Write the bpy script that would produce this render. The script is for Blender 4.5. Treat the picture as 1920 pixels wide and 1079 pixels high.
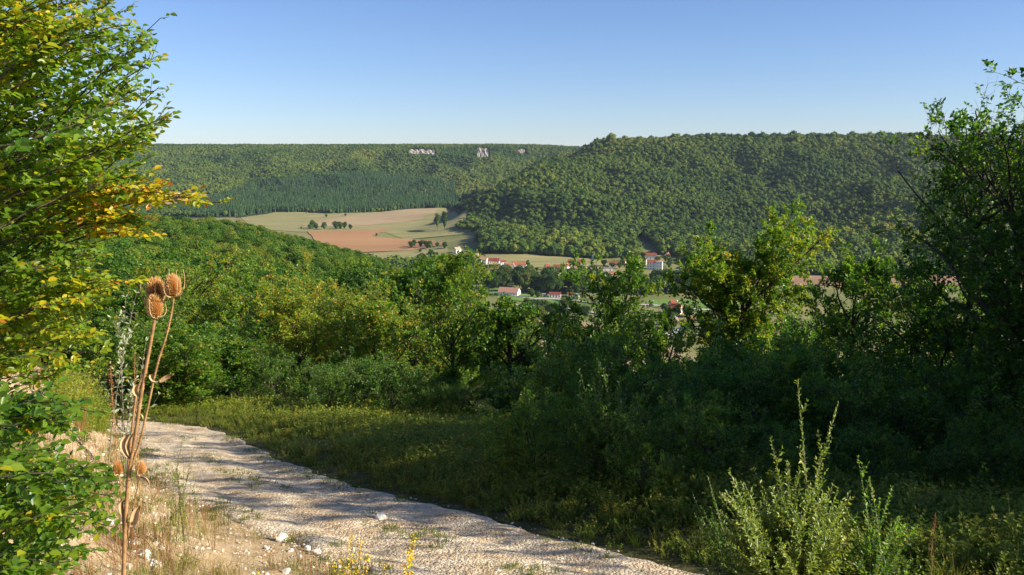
import bpy, math, random
import numpy as np
from mathutils import Vector, Matrix, Euler

SC = bpy.context.scene
for o in list(bpy.data.objects): bpy.data.objects.remove(o)
C = SC.collection
R_ = math.radians

# ------------------------------------------------------------------ camera
EYE = 2.3
FPX = 1600.0
PITCH = math.atan(239.5/FPX)
cam_d = bpy.data.cameras.new('camera'); cam = bpy.data.objects.new('camera', cam_d); C.objects.link(cam)
cam.location = (0, 0, EYE); cam.rotation_euler = (math.pi/2-PITCH, 0, 0)
cam_d.sensor_width = 36; cam_d.lens = 30.0; cam_d.clip_start = .05; cam_d.clip_end = 30000
SC.camera = cam

# ------------------------------------------------------------------ light
SUN_EL, SUN_AZ = R_(28), R_(105)         # azimuth clockwise from +Y (the view direction)
w = bpy.data.worlds.new('World'); SC.world = w; w.use_nodes = True
nt = w.node_tree; bg = nt.nodes['Background']
sky = nt.nodes.new('ShaderNodeTexSky'); sky.sky_type = 'NISHITA'; sky.sun_disc = False
sky.sun_elevation = SUN_EL; sky.sun_rotation = SUN_AZ
sky.altitude = 300; sky.air_density = 1.0; sky.dust_density = 0.0; sky.ozone_density = 3.0
_tn = nt.nodes.new('ShaderNodeMix'); _tn.data_type = 'RGBA'; _tn.blend_type = 'MULTIPLY'; _tn.inputs[0].default_value = 1
_tn.inputs[7].default_value = (.80, .87, 1.11, 1)
nt.links.new(sky.outputs[0], _tn.inputs[6]); nt.links.new(_tn.outputs[2], bg.inputs[0]); bg.inputs[1].default_value = 0.067
SD = Vector((math.sin(SUN_AZ)*math.cos(SUN_EL), math.cos(SUN_AZ)*math.cos(SUN_EL), math.sin(SUN_EL)))
sl = bpy.data.lights.new('sun', 'SUN'); sl.energy = 5.0; sl.angle = R_(.53); sl.color = (1, .90, .74)
so = bpy.data.objects.new('sun', sl); C.objects.link(so); so.rotation_euler = SD.to_track_quat('Z', 'Y').to_euler()
SC.view_settings.view_transform = 'Standard'; SC.view_settings.look = 'None'
SC.view_settings.exposure = 1.0; SC.view_settings.gamma = 1
SC.render.engine = 'CYCLES'
SC.cycles.max_bounces = 5; SC.cycles.diffuse_bounces = 2; SC.cycles.transmission_bounces = 3; SC.cycles.volume_bounces = 0
SC.cycles.use_denoising = True; SC.cycles.denoiser = 'OPENIMAGEDENOISE'; SC.cycles.denoising_input_passes = 'RGB_ALBEDO_NORMAL'; SC.cycles.denoising_prefilter = 'ACCURATE'

# ------------------------------------------------------------------ helpers
RNG = np.random.default_rng(7)
def px(u, v, y):
    """world point seen at photo pixel (u,v) (1920 wide) at forward distance y"""
    cp, sp = math.cos(PITCH), math.sin(PITCH)
    u = np.asarray(u, float); v = np.asarray(v, float); y = np.asarray(y, float)
    a = (539.5-v)/FPX
    dy = cp+sp*a; dz = -sp+cp*a; dx = (u-960)/FPX
    k = y/dy
    return np.stack(np.broadcast_arrays(dx*k, y, EYE+dz*k), -1)
def tag(o, label=None, cat=None, group=None, kind=None):
    if label: o['label'] = label
    if cat: o['category'] = cat
    if group: o['group'] = group
    if kind: o['kind'] = kind
    return o
def empty(name, loc, rz=0, label=None, cat=None, group=None):
    o = bpy.data.objects.new(name, None); C.objects.link(o); o.location = loc; o.rotation_euler = (0, 0, rz)
    o.empty_display_size = .2
    return tag(o, label, cat, group)
def mesh(name, V, F=None, tris=None, quads=None, mats=(), tint=None, smooth=False, midx=None):
    """fast mesh from arrays. F: list of (array Nxk)"""
    V = np.ascontiguousarray(V, np.float32)
    blocks = []
    if F is not None: blocks += [np.asarray(b, np.int32) for b in (F if isinstance(F, list) else [F])]
    if tris is not None: blocks.append(np.asarray(tris, np.int32))
    if quads is not None: blocks.append(np.asarray(quads, np.int32))
    blocks = [b for b in blocks if len(b)]
    m = bpy.data.meshes.new(name)
    m.vertices.add(len(V)); m.vertices.foreach_set('co', V.ravel())
    nl = sum(b.size for b in blocks); nf = sum(len(b) for b in blocks)
    m.loops.add(nl); m.loops.foreach_set('vertex_index', np.concatenate([b.ravel() for b in blocks]))
    m.polygons.add(nf)
    tot = np.concatenate([np.full(len(b), b.shape[1], np.int32) for b in blocks])
    st = np.concatenate([[0], np.cumsum(tot)[:-1]]).astype(np.int32)
    m.polygons.foreach_set('loop_start', st)
    if midx is not None: m.polygons.foreach_set('material_index', np.asarray(midx, np.int32))
    m.update(calc_edges=True)
    m.polygons.foreach_set('use_smooth', np.full(nf, bool(smooth)))
    if tint is not None:
        a = m.attributes.new('tint', 'FLOAT', 'POINT'); a.data.foreach_set('value', np.asarray(tint, np.float32).ravel())
    for mm in mats: m.materials.append(mm)
    m.validate(verbose=False) if False else None
    return m
def obj(name, me, parent=None, loc=None, **kw):
    o = bpy.data.objects.new(name, me); C.objects.link(o)
    if parent is not None: o.parent = parent
    if loc is not None: o.location = loc
    return tag(o, **kw)

def hash2(ix, iy, seed):
    h = (ix.astype(np.int64)*374761393 + iy.astype(np.int64)*668265263 + seed*2147483647) & 0xffffffff
    h = ((h ^ (h >> 13))*1274126177) & 0xffffffff
    return ((h ^ (h >> 16)) & 0xffff)/65535.0
def vnoise(x, y, seed=0):
    ix = np.floor(x); iy = np.floor(y); fx = x-ix; fy = y-iy
    fx = fx*fx*(3-2*fx); fy = fy*fy*(3-2*fy)
    a = hash2(ix, iy, seed); b = hash2(ix+1, iy, seed); c = hash2(ix, iy+1, seed); d = hash2(ix+1, iy+1, seed)
    return (a*(1-fx)+b*fx)*(1-fy)+(c*(1-fx)+d*fx)*fy
def fbm(x, y, seed=0, o=4):
    s = 0; a = .5
    for i in range(o):
        s = s+a*(vnoise(x, y, seed+i*17)-.5); a *= .5; x = x*2.03+3.1; y = y*2.01+1.7
    return s
def sstep(a, b, x):
    t = np.clip((x-a)/(b-a), 0, 1); return t*t*(3-2*t)

# ------------------------------------------------------------------ materials
def new_mat(name):
    m = bpy.data.materials.new(name); m.use_nodes = True
    t = m.node_tree; b = t.nodes['Principled BSDF']
    return m, t, b
def N(t, typ, **kw):
    n = t.nodes.new(typ)
    for k, v in kw.items():
        if k.startswith('i_'):
            key = k[2:]; key = int(key) if key.isdigit() else key.replace('_', ' ')
            n.inputs[key].default_value = v
        else: setattr(n, k, v)
    return n
def ramp(t, fac, stops):
    r = N(t, 'ShaderNodeValToRGB'); e = r.color_ramp.elements
    while len(e) < len(stops): e.new(.5)
    for k, (p, c) in enumerate(stops): e[k].position = p; e[k].color = (*c, 1)
    t.links.new(fac, r.inputs[0]); return r.outputs[0]
def math_(t, op, a, b=None, clamp=False):
    n = N(t, 'ShaderNodeMath', operation=op, use_clamp=clamp)
    for i, s in enumerate((a, b)):
        if s is None: continue
        if isinstance(s, (int, float)): n.inputs[i].default_value = s
        else: t.links.new(s, n.inputs[i])
    return n.outputs[0]
def mixc(t, fac, a, b, blend='MIX'):
    n = N(t, 'ShaderNodeMix', data_type='RGBA', blend_type=blend)
    for s, i in ((fac, 0), (a, 6), (b, 7)):
        if isinstance(s, (int, float)): n.inputs[i].default_value = s
        elif isinstance(s, tuple): n.inputs[i].default_value = (*s, 1)
        else: t.links.new(s, n.inputs[i])
    return n.outputs[2]
def noise(t, scale, detail=4, vec=None, rough=.55, dist=0):
    n = N(t, 'ShaderNodeTexNoise'); n.inputs['Scale'].default_value = scale; n.inputs['Detail'].default_value = detail
    n.inputs['Roughness'].default_value = rough; n.inputs['Distortion'].default_value = dist
    if vec is not None: t.links.new(vec, n.inputs['Vector'])
    return n.outputs['Fac']
def leaf_mat(name, stops, trans=.35, rough=.5, spec=.35, locscale=0, locamt=0, rnd=.25, tr_gain=1.5):
    """leaf colour from the mesh's per-leaf tint plus a per-plant variation"""
    m, t, b = new_mat(name)
    a = N(t, 'ShaderNodeAttribute', attribute_name='tint').outputs['Fac']
    oi = N(t, 'ShaderNodeObjectInfo')
    f = math_(t, 'ADD', a, math_(t, 'MULTIPLY', math_(t, 'SUBTRACT', oi.outputs['Random'], .5), rnd))
    if locscale:
        nz = noise(t, locscale, 3, oi.outputs['Location'])
        f = math_(t, 'ADD', f, math_(t, 'MULTIPLY', math_(t, 'SUBTRACT', nz, .5), locamt))
    col = ramp(t, f, stops)
    t.links.new(col, b.inputs['Base Color'])
    b.inputs['Roughness'].default_value = rough; b.inputs['Specular IOR Level'].default_value = spec
    if trans > 0:
        tr = N(t, 'ShaderNodeBsdfTranslucent')
        g = mixc(t, 1.0, col, (tr_gain, tr_gain*1.02, tr_gain*.45), 'MULTIPLY'); t.links.new(g, tr.inputs[0])
        mx = N(t, 'ShaderNodeMixShader'); mx.inputs[0].default_value = trans
        t.links.new(b.outputs[0], mx.inputs[1]); t.links.new(tr.outputs[0], mx.inputs[2])
        t.links.new(mx.outputs[0], t.nodes['Material Output'].inputs[0])
    return m
def plain(name, col, rough=.8, spec=.3, var=.25, scale=3.0, bump=0, obj_space=True, dark=None):
    m, t, b = new_mat(name)
    tc = N(t, 'ShaderNodeTexCoord').outputs['Object']
    n = noise(t, scale, 5, tc)
    d = dark or tuple(c*(1-var) for c in col); l = tuple(min(1, c*(1+var)) for c in col)
    c = ramp(t, n, [(.3, d), (.7, l)]); t.links.new(c, b.inputs['Base Color'])
    b.inputs['Roughness'].default_value = rough; b.inputs['Specular IOR Level'].default_value = spec
    if bump:
        bn = N(t, 'ShaderNodeBump'); bn.inputs['Strength'].default_value = bump; bn.inputs['Distance'].default_value = .02
        t.links.new(n, bn.inputs['Height']); t.links.new(bn.outputs[0], b.inputs['Normal'])
    return m
GREEN = [(0, (.018, .045, .008)), (.3, (.042, .11, .013)), (.55, (.105, .210, .020)), (.8, (.25, .30, .027)), (1, (.42, .25, .03))]
M_near = leaf_mat('leaf_near', GREEN, .45, .42, .45, rnd=.18, tr_gain=2.1)
M_leftleaf = leaf_mat('leaf_beech', [(0, (.03, .08, .01)), (.35, (.07, .16, .015)), (.62, (.18, .27, .02)), (.8, (.42, .38, .02)), (.93, (.55, .37, .02)), (1, (.40, .15, .02))], .48, .38, .45, rnd=0, tr_gain=2.1)
M_mid = leaf_mat('leaf_mid', [(0, (.030, .070, .011)), (.35, (.062, .145, .016)), (.6, (.13, .215, .020)), (.85, (.24, .21, .028)), (1, (.30, .14, .025))], .38, .6, .2, .02, .5, .5)
M_far = leaf_mat('leaf_far', [(0, (.020, .046, .012)), (.3, (.045, .088, .017)), (.5, (.090, .134, .021)), (.68, (.14, .168, .026)), (.86, (.18, .135, .03)), (1, (.20, .09, .03))], .0, .9, .05, .0028, 1.0, .40)
M_con = leaf_mat('leaf_conifer', [(0, (.018, .046, .020)), (.5, (.042, .085, .030)), (1, (.075, .12, .035))], .0, .9, .05, .01, .3, .5)
M_bark = plain('bark', (.085, .068, .052), .95, .1, .5, 9, .6)
M_barkpale = plain('bark_pale', (.19, .165, .13), .9, .15, .45, 8, .5)
M_dry = plain('dry_stalk', (.34, .20, .085), .8, .2, .35, 30)
M_straw = leaf_mat('straw_blade', [(0, (.20, .14, .06)), (.5, (.36, .27, .12)), (1, (.48, .38, .2))], .3, .7, .2, rnd=.5)
M_grass = leaf_mat('grass_blade', [(0, (.03, .065, .012)), (.5, (.075, .12, .018)), (.8, (.16, .18, .03)), (1, (.30, .25, .08))], .35, .5, .3, rnd=.5)
M_weed = leaf_mat('weed_leaf', [(0, (.05, .10, .014)), (.4, (.13, .20, .022)), (.75, (.27, .31, .035)), (1, (.40, .27, .05))], .35, .55, .3, rnd=.35)
M_red = leaf_mat('red_stem', [(0, (.16, .06, .03)), (1, (.34, .16, .07))], .2, .7, .2, rnd=.4)
M_silver = leaf_mat('silver_leaf', [(0, (.16, .20, .11)), (.6, (.40, .44, .30)), (1, (.50, .42, .05))], .3, .6, .3, rnd=0)
M_will = leaf_mat('privet_leaf', [(0, (.06, .11, .025)), (.5, (.16, .24, .035)), (.8, (.33, .37, .065)), (1, (.42, .38, .09))], .35, .42, .45, rnd=.1)

# ------------------------------------------------------------------ terrain height
TP = []
def g(u, y, z): TP.append(((u-960)/1600*(y*.989+(EYE-z)*.148), y, z))
def gv(u, y, v, tree=0):
    p = px(u, v, y); TP.append((p[0], y, p[2]-tree))
for x in (-90, -45, 0, 45, 90):
    for y in (-100, -40, 0, 40):
        TP.append((x, y, -.22*y if y > -50 else 8+.2*(-y-40)))
for x in (-400, 400):
    for y in (-100, 0): TP.append((x, y, -.18*y+(15 if x < 0 else 0)))
for u, rows in {
    -150: [(100, -17), (200, -24), (350, -27), (500, -28), (700, -70), (950, -118)],
    300: [(100, -19), (200, -28), (350, -36), (500, -40), (640, -66), (760, -105), (950, -124)],
    600: [(100, -22), (200, -35), (350, -45), (500, -53.5), (620, -86), (760, -122), (950, -130)],
    760: [(100, -24), (200, -41), (350, -57), (500, -71), (600, -101), (700, -128)],
    900: [(100, -25), (200, -48), (350, -73), (450, -92), (550, -118), (650, -130)],
    1000: [(100, -26), (200, -55), (300, -80), (400, -106), (500, -126), (600, -130)],
    1200: [(100, -26), (200, -58), (300, -86), (400, -112), (480, -127), (600, -130)],
    1600: [(100, -27), (200, -58), (300, -86), (400, -112), (480, -127), (600, -130)],
    2100: [(100, -27), (200, -58), (300, -84), (400, -110), (480, -125), (600, -130)]}.items():
    for y, z in rows: g(u, y, z)
for u in (800, 1000, 1200, 1400, 1700, 2000):
    for y in (750, 880): g(u, y, -130)
for u in (300, 500, 650, 760): g(u, 1150, -131); g(u, 1400, -131)
for u, v in ((900, 486), (1000, 486), (1100, 488), (1200, 492), (1300, 500)): gv(u, 1110, v)
for u, v, y in ((1400, 510, 1000), (1500, 514, 980), (1600, 516, 970), (1750, 518, 960), (1950, 520, 950), (2150, 520, 950)): gv(u, y, v)
# fields rise gently to the far forest edge
for u, v, y in ((450, 402, 1850), (560, 403, 1850), (650, 400, 1880), (740, 395, 1930), (810, 392, 1950), (870, 395, 1900), (300, 385, 2050), (150, 380, 2100), (0, 380, 2100), (-100, 380, 2100),
                (560, 437, 1500), (700, 437, 1500), (820, 440, 1450), (800, 462, 1270), (850, 478, 1170)): gv(u, y, v)
# far left plateau slope
for u in (-250, 0, 200, 400, 600, 800, 950, 1080):
    gv(u, 2500, 338, 7); gv(u, 2900, 293, 7); g(u, 3250, 47); g(u, 3800, 50); g(u, 4500, 50); g(u, 5600, 50)
for u in (940, 1010): gv(u, 2250, 372, 7)
# right hill: crest, faces and the nose that falls to the fields
for u, v in ((1160, 263), (1240, 259), (1400, 254), (1600, 252), (1720, 254), (1850, 262), (2000, 275), (2200, 285)):
    gv(u, 2050, v, 7)
    p = px(u, v, 2050)
    TP.append((p[0]*1.25, 2560, p[2]-4))
for u, v in ((1150, 380), (1250, 385), (1400, 385), (1520, 388), (1700, 345), (1900, 345), (2100, 350)): gv(u, 1500, v, 7)
for u, v in ((1200, 320), (1350, 310), (1500, 308), (1650, 308), (1800, 300), (2000, 305), (2200, 310)): gv(u, 1780, v, 7)
for u, v in ((1000, 430), (1120, 440), (1250, 440), (1400, 455), (1500, 470)): gv(u, 1250, v, 8)
for u, v, y in ((1085, 281, 2150), (1040, 300, 1990), (990, 325, 1850), (935, 352, 1720), (905, 376, 1620), (1080, 345, 1650), (1000, 375, 1550), (930, 405, 1450), (890, 428, 1420)): gv(u, y, v, 8)
for u, v, y in ((850, 404, 1750), (845, 413, 1640), (800, 405, 1780), (840, 428, 1500), (870, 402, 1720)): gv(u, y, v)
# right spur
for u, v, y in ((1545, 428, 1130), (1620, 402, 1200), (1700, 372, 1290), (1800, 345, 1400), (1650, 460, 1060), (1800, 430, 1100), (1950, 400, 1150), (1720, 490, 1000)): gv(u, y, v, 8)
g(1560, 1260, -116); g(1650, 1370, -100); g(1760, 1500, -72); g(1500, 1180, -122)
for x in (-5200, -2600, 0, 2600, 5200): TP.append((x, 6600, 50))
for x in (-3500, 3500):
    for y in (0, 1500, 3000, 4500): TP.append((x, y, 40 if y < 3000 else 62))
for x in (-3000, -1200, 0, 1200, 3000): TP.append((x, -1200, 55)); TP.append((x, -3000, 60))
TP = np.array(TP)
_S = 1000.
def _phi(d2): return np.where(d2 > 0, d2*np.log(np.maximum(d2, 1e-12)), 0)
_P = TP[:, :2]/_S; n_ = len(TP)
_K = _phi(((_P[:, None]-_P[None])**2).sum(-1))+np.eye(n_)*2e-5
_Q = np.c_[np.ones(n_), _P]
_A = np.block([[_K, _Q], [_Q.T, np.zeros((3, 3))]])
_w = np.linalg.solve(_A, np.r_[TP[:, 2], 0, 0, 0])
def tps(x, y):
    s = x.shape; X = np.c_[x.ravel(), y.ravel()]/_S; out = np.empty(len(X))
    for i in range(0, len(X), 40000):
        q = X[i:i+40000]
        d2 = (q[:, 0:1]-_P[None, :, 0])**2+(q[:, 1:2]-_P[None, :, 1])**2
        out[i:i+40000] = _phi(d2)@_w[:n_]+np.c_[np.ones(len(q)), q]@_w[n_:]
    return out.reshape(s)
# track centre line (world x,y) with half widths
TRK = np.array([(11.5, -6, 1.25), (7.5, -.5, 1.25), (4.0, 4.0, 1.25), (.9, 7.1, 1.4), (-.35, 8.55, 1.42), (-1.85, 10.35, 1.4), (-3.65, 12.5, 1.35), (-5.3, 15.0, 1.3), (-7.1, 18.4, 1.25), (-8.9, 21.3, 1.3), (-11.8, 23.6, 1.3), (-16.5, 24.6, 1.3)])
def catmull(P, n):
    P = np.asarray(P, float); Pe = np.vstack([2*P[0]-P[1], P, 2*P[-1]-P[-2]]); out = []
    for i in range(len(P)-1):
        a, b, c, d = Pe[i:i+4]; t = np.linspace(0, 1, n, endpoint=False)[:, None]
        out.append(.5*((2*b)+(-a+c)*t+(2*a-5*b+4*c-d)*t*t+(-a+3*b-3*c+d)*t**3))
    return np.vstack(out+[P[-1:]])
TC = catmull(TRK, 24)
_tt = np.gradient(TC[:, :2], axis=0); _tt /= np.linalg.norm(_tt, axis=1)[:, None]
def track_side(x, y):
    """signed distance to the centre line (+ = camera/bank side), index along"""
    s = x.shape; X = np.c_[x.ravel(), y.ravel()]; sd = np.empty(len(X)); ix = np.empty(len(X), int)
    for i in range(0, len(X), 40000):
        q = X[i:i+40000]; d = q[:, None]-TC[None, :, :2]; k = (d**2).sum(-1).argmin(1)
        dv = d[np.arange(len(q)), k]; t = _tt[k]
        cr = t[:, 0]*dv[:, 1]-t[:, 1]*dv[:, 0]
        sd[i:i+40000] = np.hypot(dv[:, 0], dv[:, 1])*np.sign(cr); ix[i:i+40000] = k
    return sd.reshape(s), ix.reshape(s)
def near_h(x, y):
    sd, k = track_side(x, y); hw = TC[k, 2]
    base = -.22*y
    s = sd-hw                       # bank side
    lf = sstep(1, 6, -x)*sstep(4, 11, y)
    hm = .95+2.05*lf
    bank = hm*sstep(0, 1, s/(4.3-1.3*lf))+.12*np.clip(s-4, 0, 10)*lf
    v = -sd-hw                      # valley side: small berm then falls
    berm = .22*sstep(0, 1.2, v)-.10*np.clip(v-3, 0, 30)
    rough = fbm(x*.7, y*.7, 3, 4)*.35*sstep(.1, 2, np.maximum(s, v))+fbm(x*4, y*4, 5, 4)*.13*(1-.6*lf)*sstep(0, .6, np.maximum(s, v))
    h = base+np.where(sd > 0, bank, berm)+rough
    ins = sstep(0, .5, -np.maximum(s, v))
    rut = (np.exp(-((np.abs(sd)-.62)/.22)**2)*-.045+fbm(x*1.3, y*1.3, 9, 3)*.08+fbm(x*7, y*7, 11, 3)*.035)*ins
    return h+rut
def G(x, y, fine=True):
    x = np.atleast_1d(np.asarray(x, float)); y = np.atleast_1d(np.asarray(y, float))
    x, y = np.broadcast_arrays(x, y); r = np.hypot(x, y)
    far = tps(x, y)
    cap = 66-17*sstep(40, 300, x)-9*np.exp(-((x-200)/150)**2)        # the plateaus are level
    far = np.where(y > 900, cap-5*np.logaddexp(0, (cap-far)/5), far)
    hill = sstep(-112, -88, far)*sstep(900, 1100, y)
    far = far+hill*(-np.abs(fbm(x*.0046+7, y*.0030, 21, 4))*150+14+fbm(x*.012, y*.012, 25, 3)*14)*sstep(42, 5, far)+fbm(x*.0035, y*.0035, 27, 3)*5*sstep(40, 60, far)*sstep(1500, 1900, y)
    far = far+fbm(x*.02, y*.02, 33, 3)*3*sstep(60, 150, r)*sstep(-129, -112, far)
    m = sstep(34, 70, r)
    out = far.copy(); k = r < 70
    if k.any(): out[k] = near_h(x[k], y[k])*(1-m[k])+far[k]*m[k]
    return out
def G1(x, y): return float(G(x, y)[0])
def hit(u, v, y0=2., y1=4500.):
    ys = np.geomspace(y0, y1, 900); p = px(u, v, ys); gz = G(p[:, 0], p[:, 1])
    b = np.nonzero(p[:, 2] <= gz)[0]
    if len(b) == 0: return p[-1]
    i = max(b[0], 1); a0 = p[i-1, 2]-gz[i-1]; a1 = gz[i]-p[i, 2]; t = a0/(a0+a1+1e-9)
    q = p[i-1]*(1-t)+p[i]*t; q[2] = G1(q[0], q[1]); return q
def in_poly(x, y, poly):
    x = np.asarray(x); y = np.asarray(y); c = np.zeros(x.shape, bool); n = len(poly); j = n-1
    for i in range(n):
        xi, yi = poly[i]; xj, yj = poly[j]
        c ^= ((yi > y) != (yj > y)) & (x < (xj-xi)*(y-yi)/((yj-yi) or 1e-9)+xi); j = i
    return c
def pxproj(x, y, z):
    cp, sp = math.cos(PITCH), math.sin(PITCH); dz = z-EYE
    zc = y*cp-dz*sp; yc = y*sp+dz*cp
    return 960+FPX*x/zc, 539.5-FPX*yc/zc

# ------------------------------------------------------------------ ground sheet (one polar grid out to the horizon)
ang = np.concatenate([np.linspace(-42, 42, 520), np.linspace(42, 318, 150)[1:-1]])
ang = np.radians(ang)
rad = np.concatenate([[0], np.geomspace(.6, 60, 330), np.geomspace(60, 3600, 420)[1:], np.geomspace(3600, 9000, 16)[1:]])
RR, AA = np.meshgrid(rad, ang, indexing='ij')
GX = RR*np.sin(AA); GY = RR*np.cos(AA)
GZ = G(GX, GY)
sd, kk = track_side(GX, GY); hw = TC[kk, 2]
inside = sstep(.0, .35, hw-np.abs(sd))*(RR < 40)
GZ = GZ-.06*inside
nr, na = GX.shape
I = np.arange(nr*na).reshape(nr, na)
q = np.stack([I[:-1], I[1:], np.roll(I, -1, 1)[1:], np.roll(I, -1, 1)[:-1]], -1).reshape(-1, 4)[:, ::-1]
gm, t, b = new_mat('ground')
cov = N(t, 'ShaderNodeAttribute', attribute_name='cover')
sep = N(t, 'ShaderNodeSeparateColor'); t.links.new(cov.outputs['Color'], sep.inputs[0])
pos = N(t, 'ShaderNodeNewGeometry').outputs['Position']
forest = ramp(t, noise(t, .9, 5, pos), [(.3, (.022, .026, .010)), (.6, (.045, .050, .018)), (.8, (.09, .075, .035))])
valley = ramp(t, noise(t, .012, 6, pos), [(.3, (.11, .14, .04)), (.5, (.19, .19, .07)), (.7, (.27, .22, .10))])
soil = ramp(t, noise(t, 5, 9, pos, .7), [(.25, (.26, .16, .08)), (.5, (.50, .37, .21)), (.7, (.64, .51, .33))])
turf = ramp(t, noise(t, 6, 8, pos, .7), [(.3, (.05, .05, .02)), (.5, (.10, .10, .035)), (.7, (.24, .20, .09))])
c = mixc(t, sep.outputs[2], forest, valley)
c = mixc(t, sep.outputs[1], c, turf)
sn = math_(t, 'MULTIPLY', sep.outputs[0], math_(t, 'ADD', .55, noise(t, 1.3, 6, pos)), True)
sn = ramp(t, sn, [(.38, (0, 0, 0)), (.62, (1, 1, 1))])
c = mixc(t, sn, c, soil)
t.links.new(c, b.inputs['Base Color']); b.inputs['Roughness'].default_value = .95; b.inputs['Specular IOR Level'].default_value = .1
bn = N(t, 'ShaderNodeBump'); bn.inputs['Strength'].default_value = .9; bn.inputs['Distance'].default_value = .05
t.links.new(noise(t, 14, 10, pos, .75), bn.inputs['Height']); t.links.new(bn.outputs[0], b.inputs['Normal'])
me = mesh('ground', np.stack([GX, GY, GZ], -1).reshape(-1, 3), quads=q, mats=[gm], smooth=True)
near = (RR < 60)
bankm = sstep(-.9, -.4, sd-hw)*near
soilm = np.clip(bankm*(1-.75*sstep(5.5, 8, sd-hw))+inside, 0, 1)*near
turfm = np.clip((1-soilm)*sstep(50, 25, RR), 0, 1)
pu, pv = pxproj(GX, np.maximum(GY, 1), GZ)
valm = ((GZ < -117) & (GY > 380)).astype(float)
cc = np.stack([soilm, turfm, valm, np.ones_like(soilm)], -1).reshape(-1, 4).astype(np.float32)
ca = me.color_attributes.new('cover', 'FLOAT_COLOR', 'POINT'); ca.data.foreach_set('color', cc.ravel())
obj('ground', me, kind='structure')

# gravel track: its own sheet
gt, t, b = new_mat('gravel')
pos = N(t, 'ShaderNodeNewGeometry').outputs['Position']
vor = N(t, 'ShaderNodeTexVoronoi'); vor.inputs['Scale'].default_value = 26; t.links.new(pos, vor.inputs['Vector'])
vor2 = N(t, 'ShaderNodeTexVoronoi'); vor2.inputs['Scale'].default_value = 60; t.links.new(pos, vor2.inputs['Vector'])
c1 = ramp(t, noise(t, 1.6, 9, pos, .72), [(.30, (.40, .27, .15)), (.42, (.60, .46, .30)), (.55, (.70, .59, .43)), (.7, (.78, .70, .55))])
c2 = ramp(t, N(t, 'ShaderNodeSeparateColor').outputs[0], [(0, (.58, .55, .50)), (.35, (.92, .90, .85)), (1, (1.2, 1.17, 1.1))])
sp_ = t.nodes[-2] if False else [n for n in t.nodes if n.type == 'SEPARATE_COLOR'][-1]
t.links.new(vor.outputs['Color'], sp_.inputs[0])
c = mixc(t, 1.0, c1, c2, 'MULTIPLY')
t.links.new(c, b.inputs['Base Color']); b.inputs['Roughness'].default_value = .92; b.inputs['Specular IOR Level'].default_value = .15
h = math_(t, 'ADD', math_(t, 'MULTIPLY', vor.outputs['Distance'], -1.0), math_(t, 'MULTIPLY', vor2.outputs['Distance'], -.5))
h = math_(t, 'ADD', h, math_(t, 'MULTIPLY', noise(t, 9, 6, pos, .7), 1.2))
bn = N(t, 'ShaderNodeBump'); bn.inputs['Strength'].default_value = 1; bn.inputs['Distance'].default_value = .022
t.links.new(h, bn.inputs['Height']); t.links.new(bn.outputs[0], b.inputs['Normal'])
nS = 620; tk = np.linspace(0, len(TC)-1.001, nS); i0 = tk.astype(int); f0 = (tk-i0)[:, None]
cx = TC[i0]*(1-f0)+TC[np.minimum(i0+1, len(TC)-1)]*f0; tg = _tt[i0]*(1-f0)+_tt[np.minimum(i0+1, len(TC)-1)]*f0
ww = np.linspace(-1, 1, 75)
nrm = np.c_[-tg[:, 1], tg[:, 0]]
edge = 1+.42*fbm(cx[:, 0:1]*1.6+np.sign(ww[None])*2, cx[:, 1:2]*1.6, 41, 6)
off = ww[None]*cx[:, 2:3]*edge
X = cx[:, 0:1]+nrm[:, 0:1]*off; Y = cx[:, 1:2]+nrm[:, 1:2]*off
Z = G(X, Y)+.012-.09*sstep(.86, 1, np.abs(ww))[None]
I = np.arange(X.size).reshape(X.shape)
q = np.stack([I[:-1, :-1], I[1:, :-1], I[1:, 1:], I[:-1, 1:]], -1).reshape(-1, 4)[:, ::-1]
obj('path', mesh('path', np.stack([X, Y, Z], -1).reshape(-1, 3), quads=q, mats=[gt], smooth=True), kind='structure', label='pale gravel track crossing the slope and bending away left')

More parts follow.
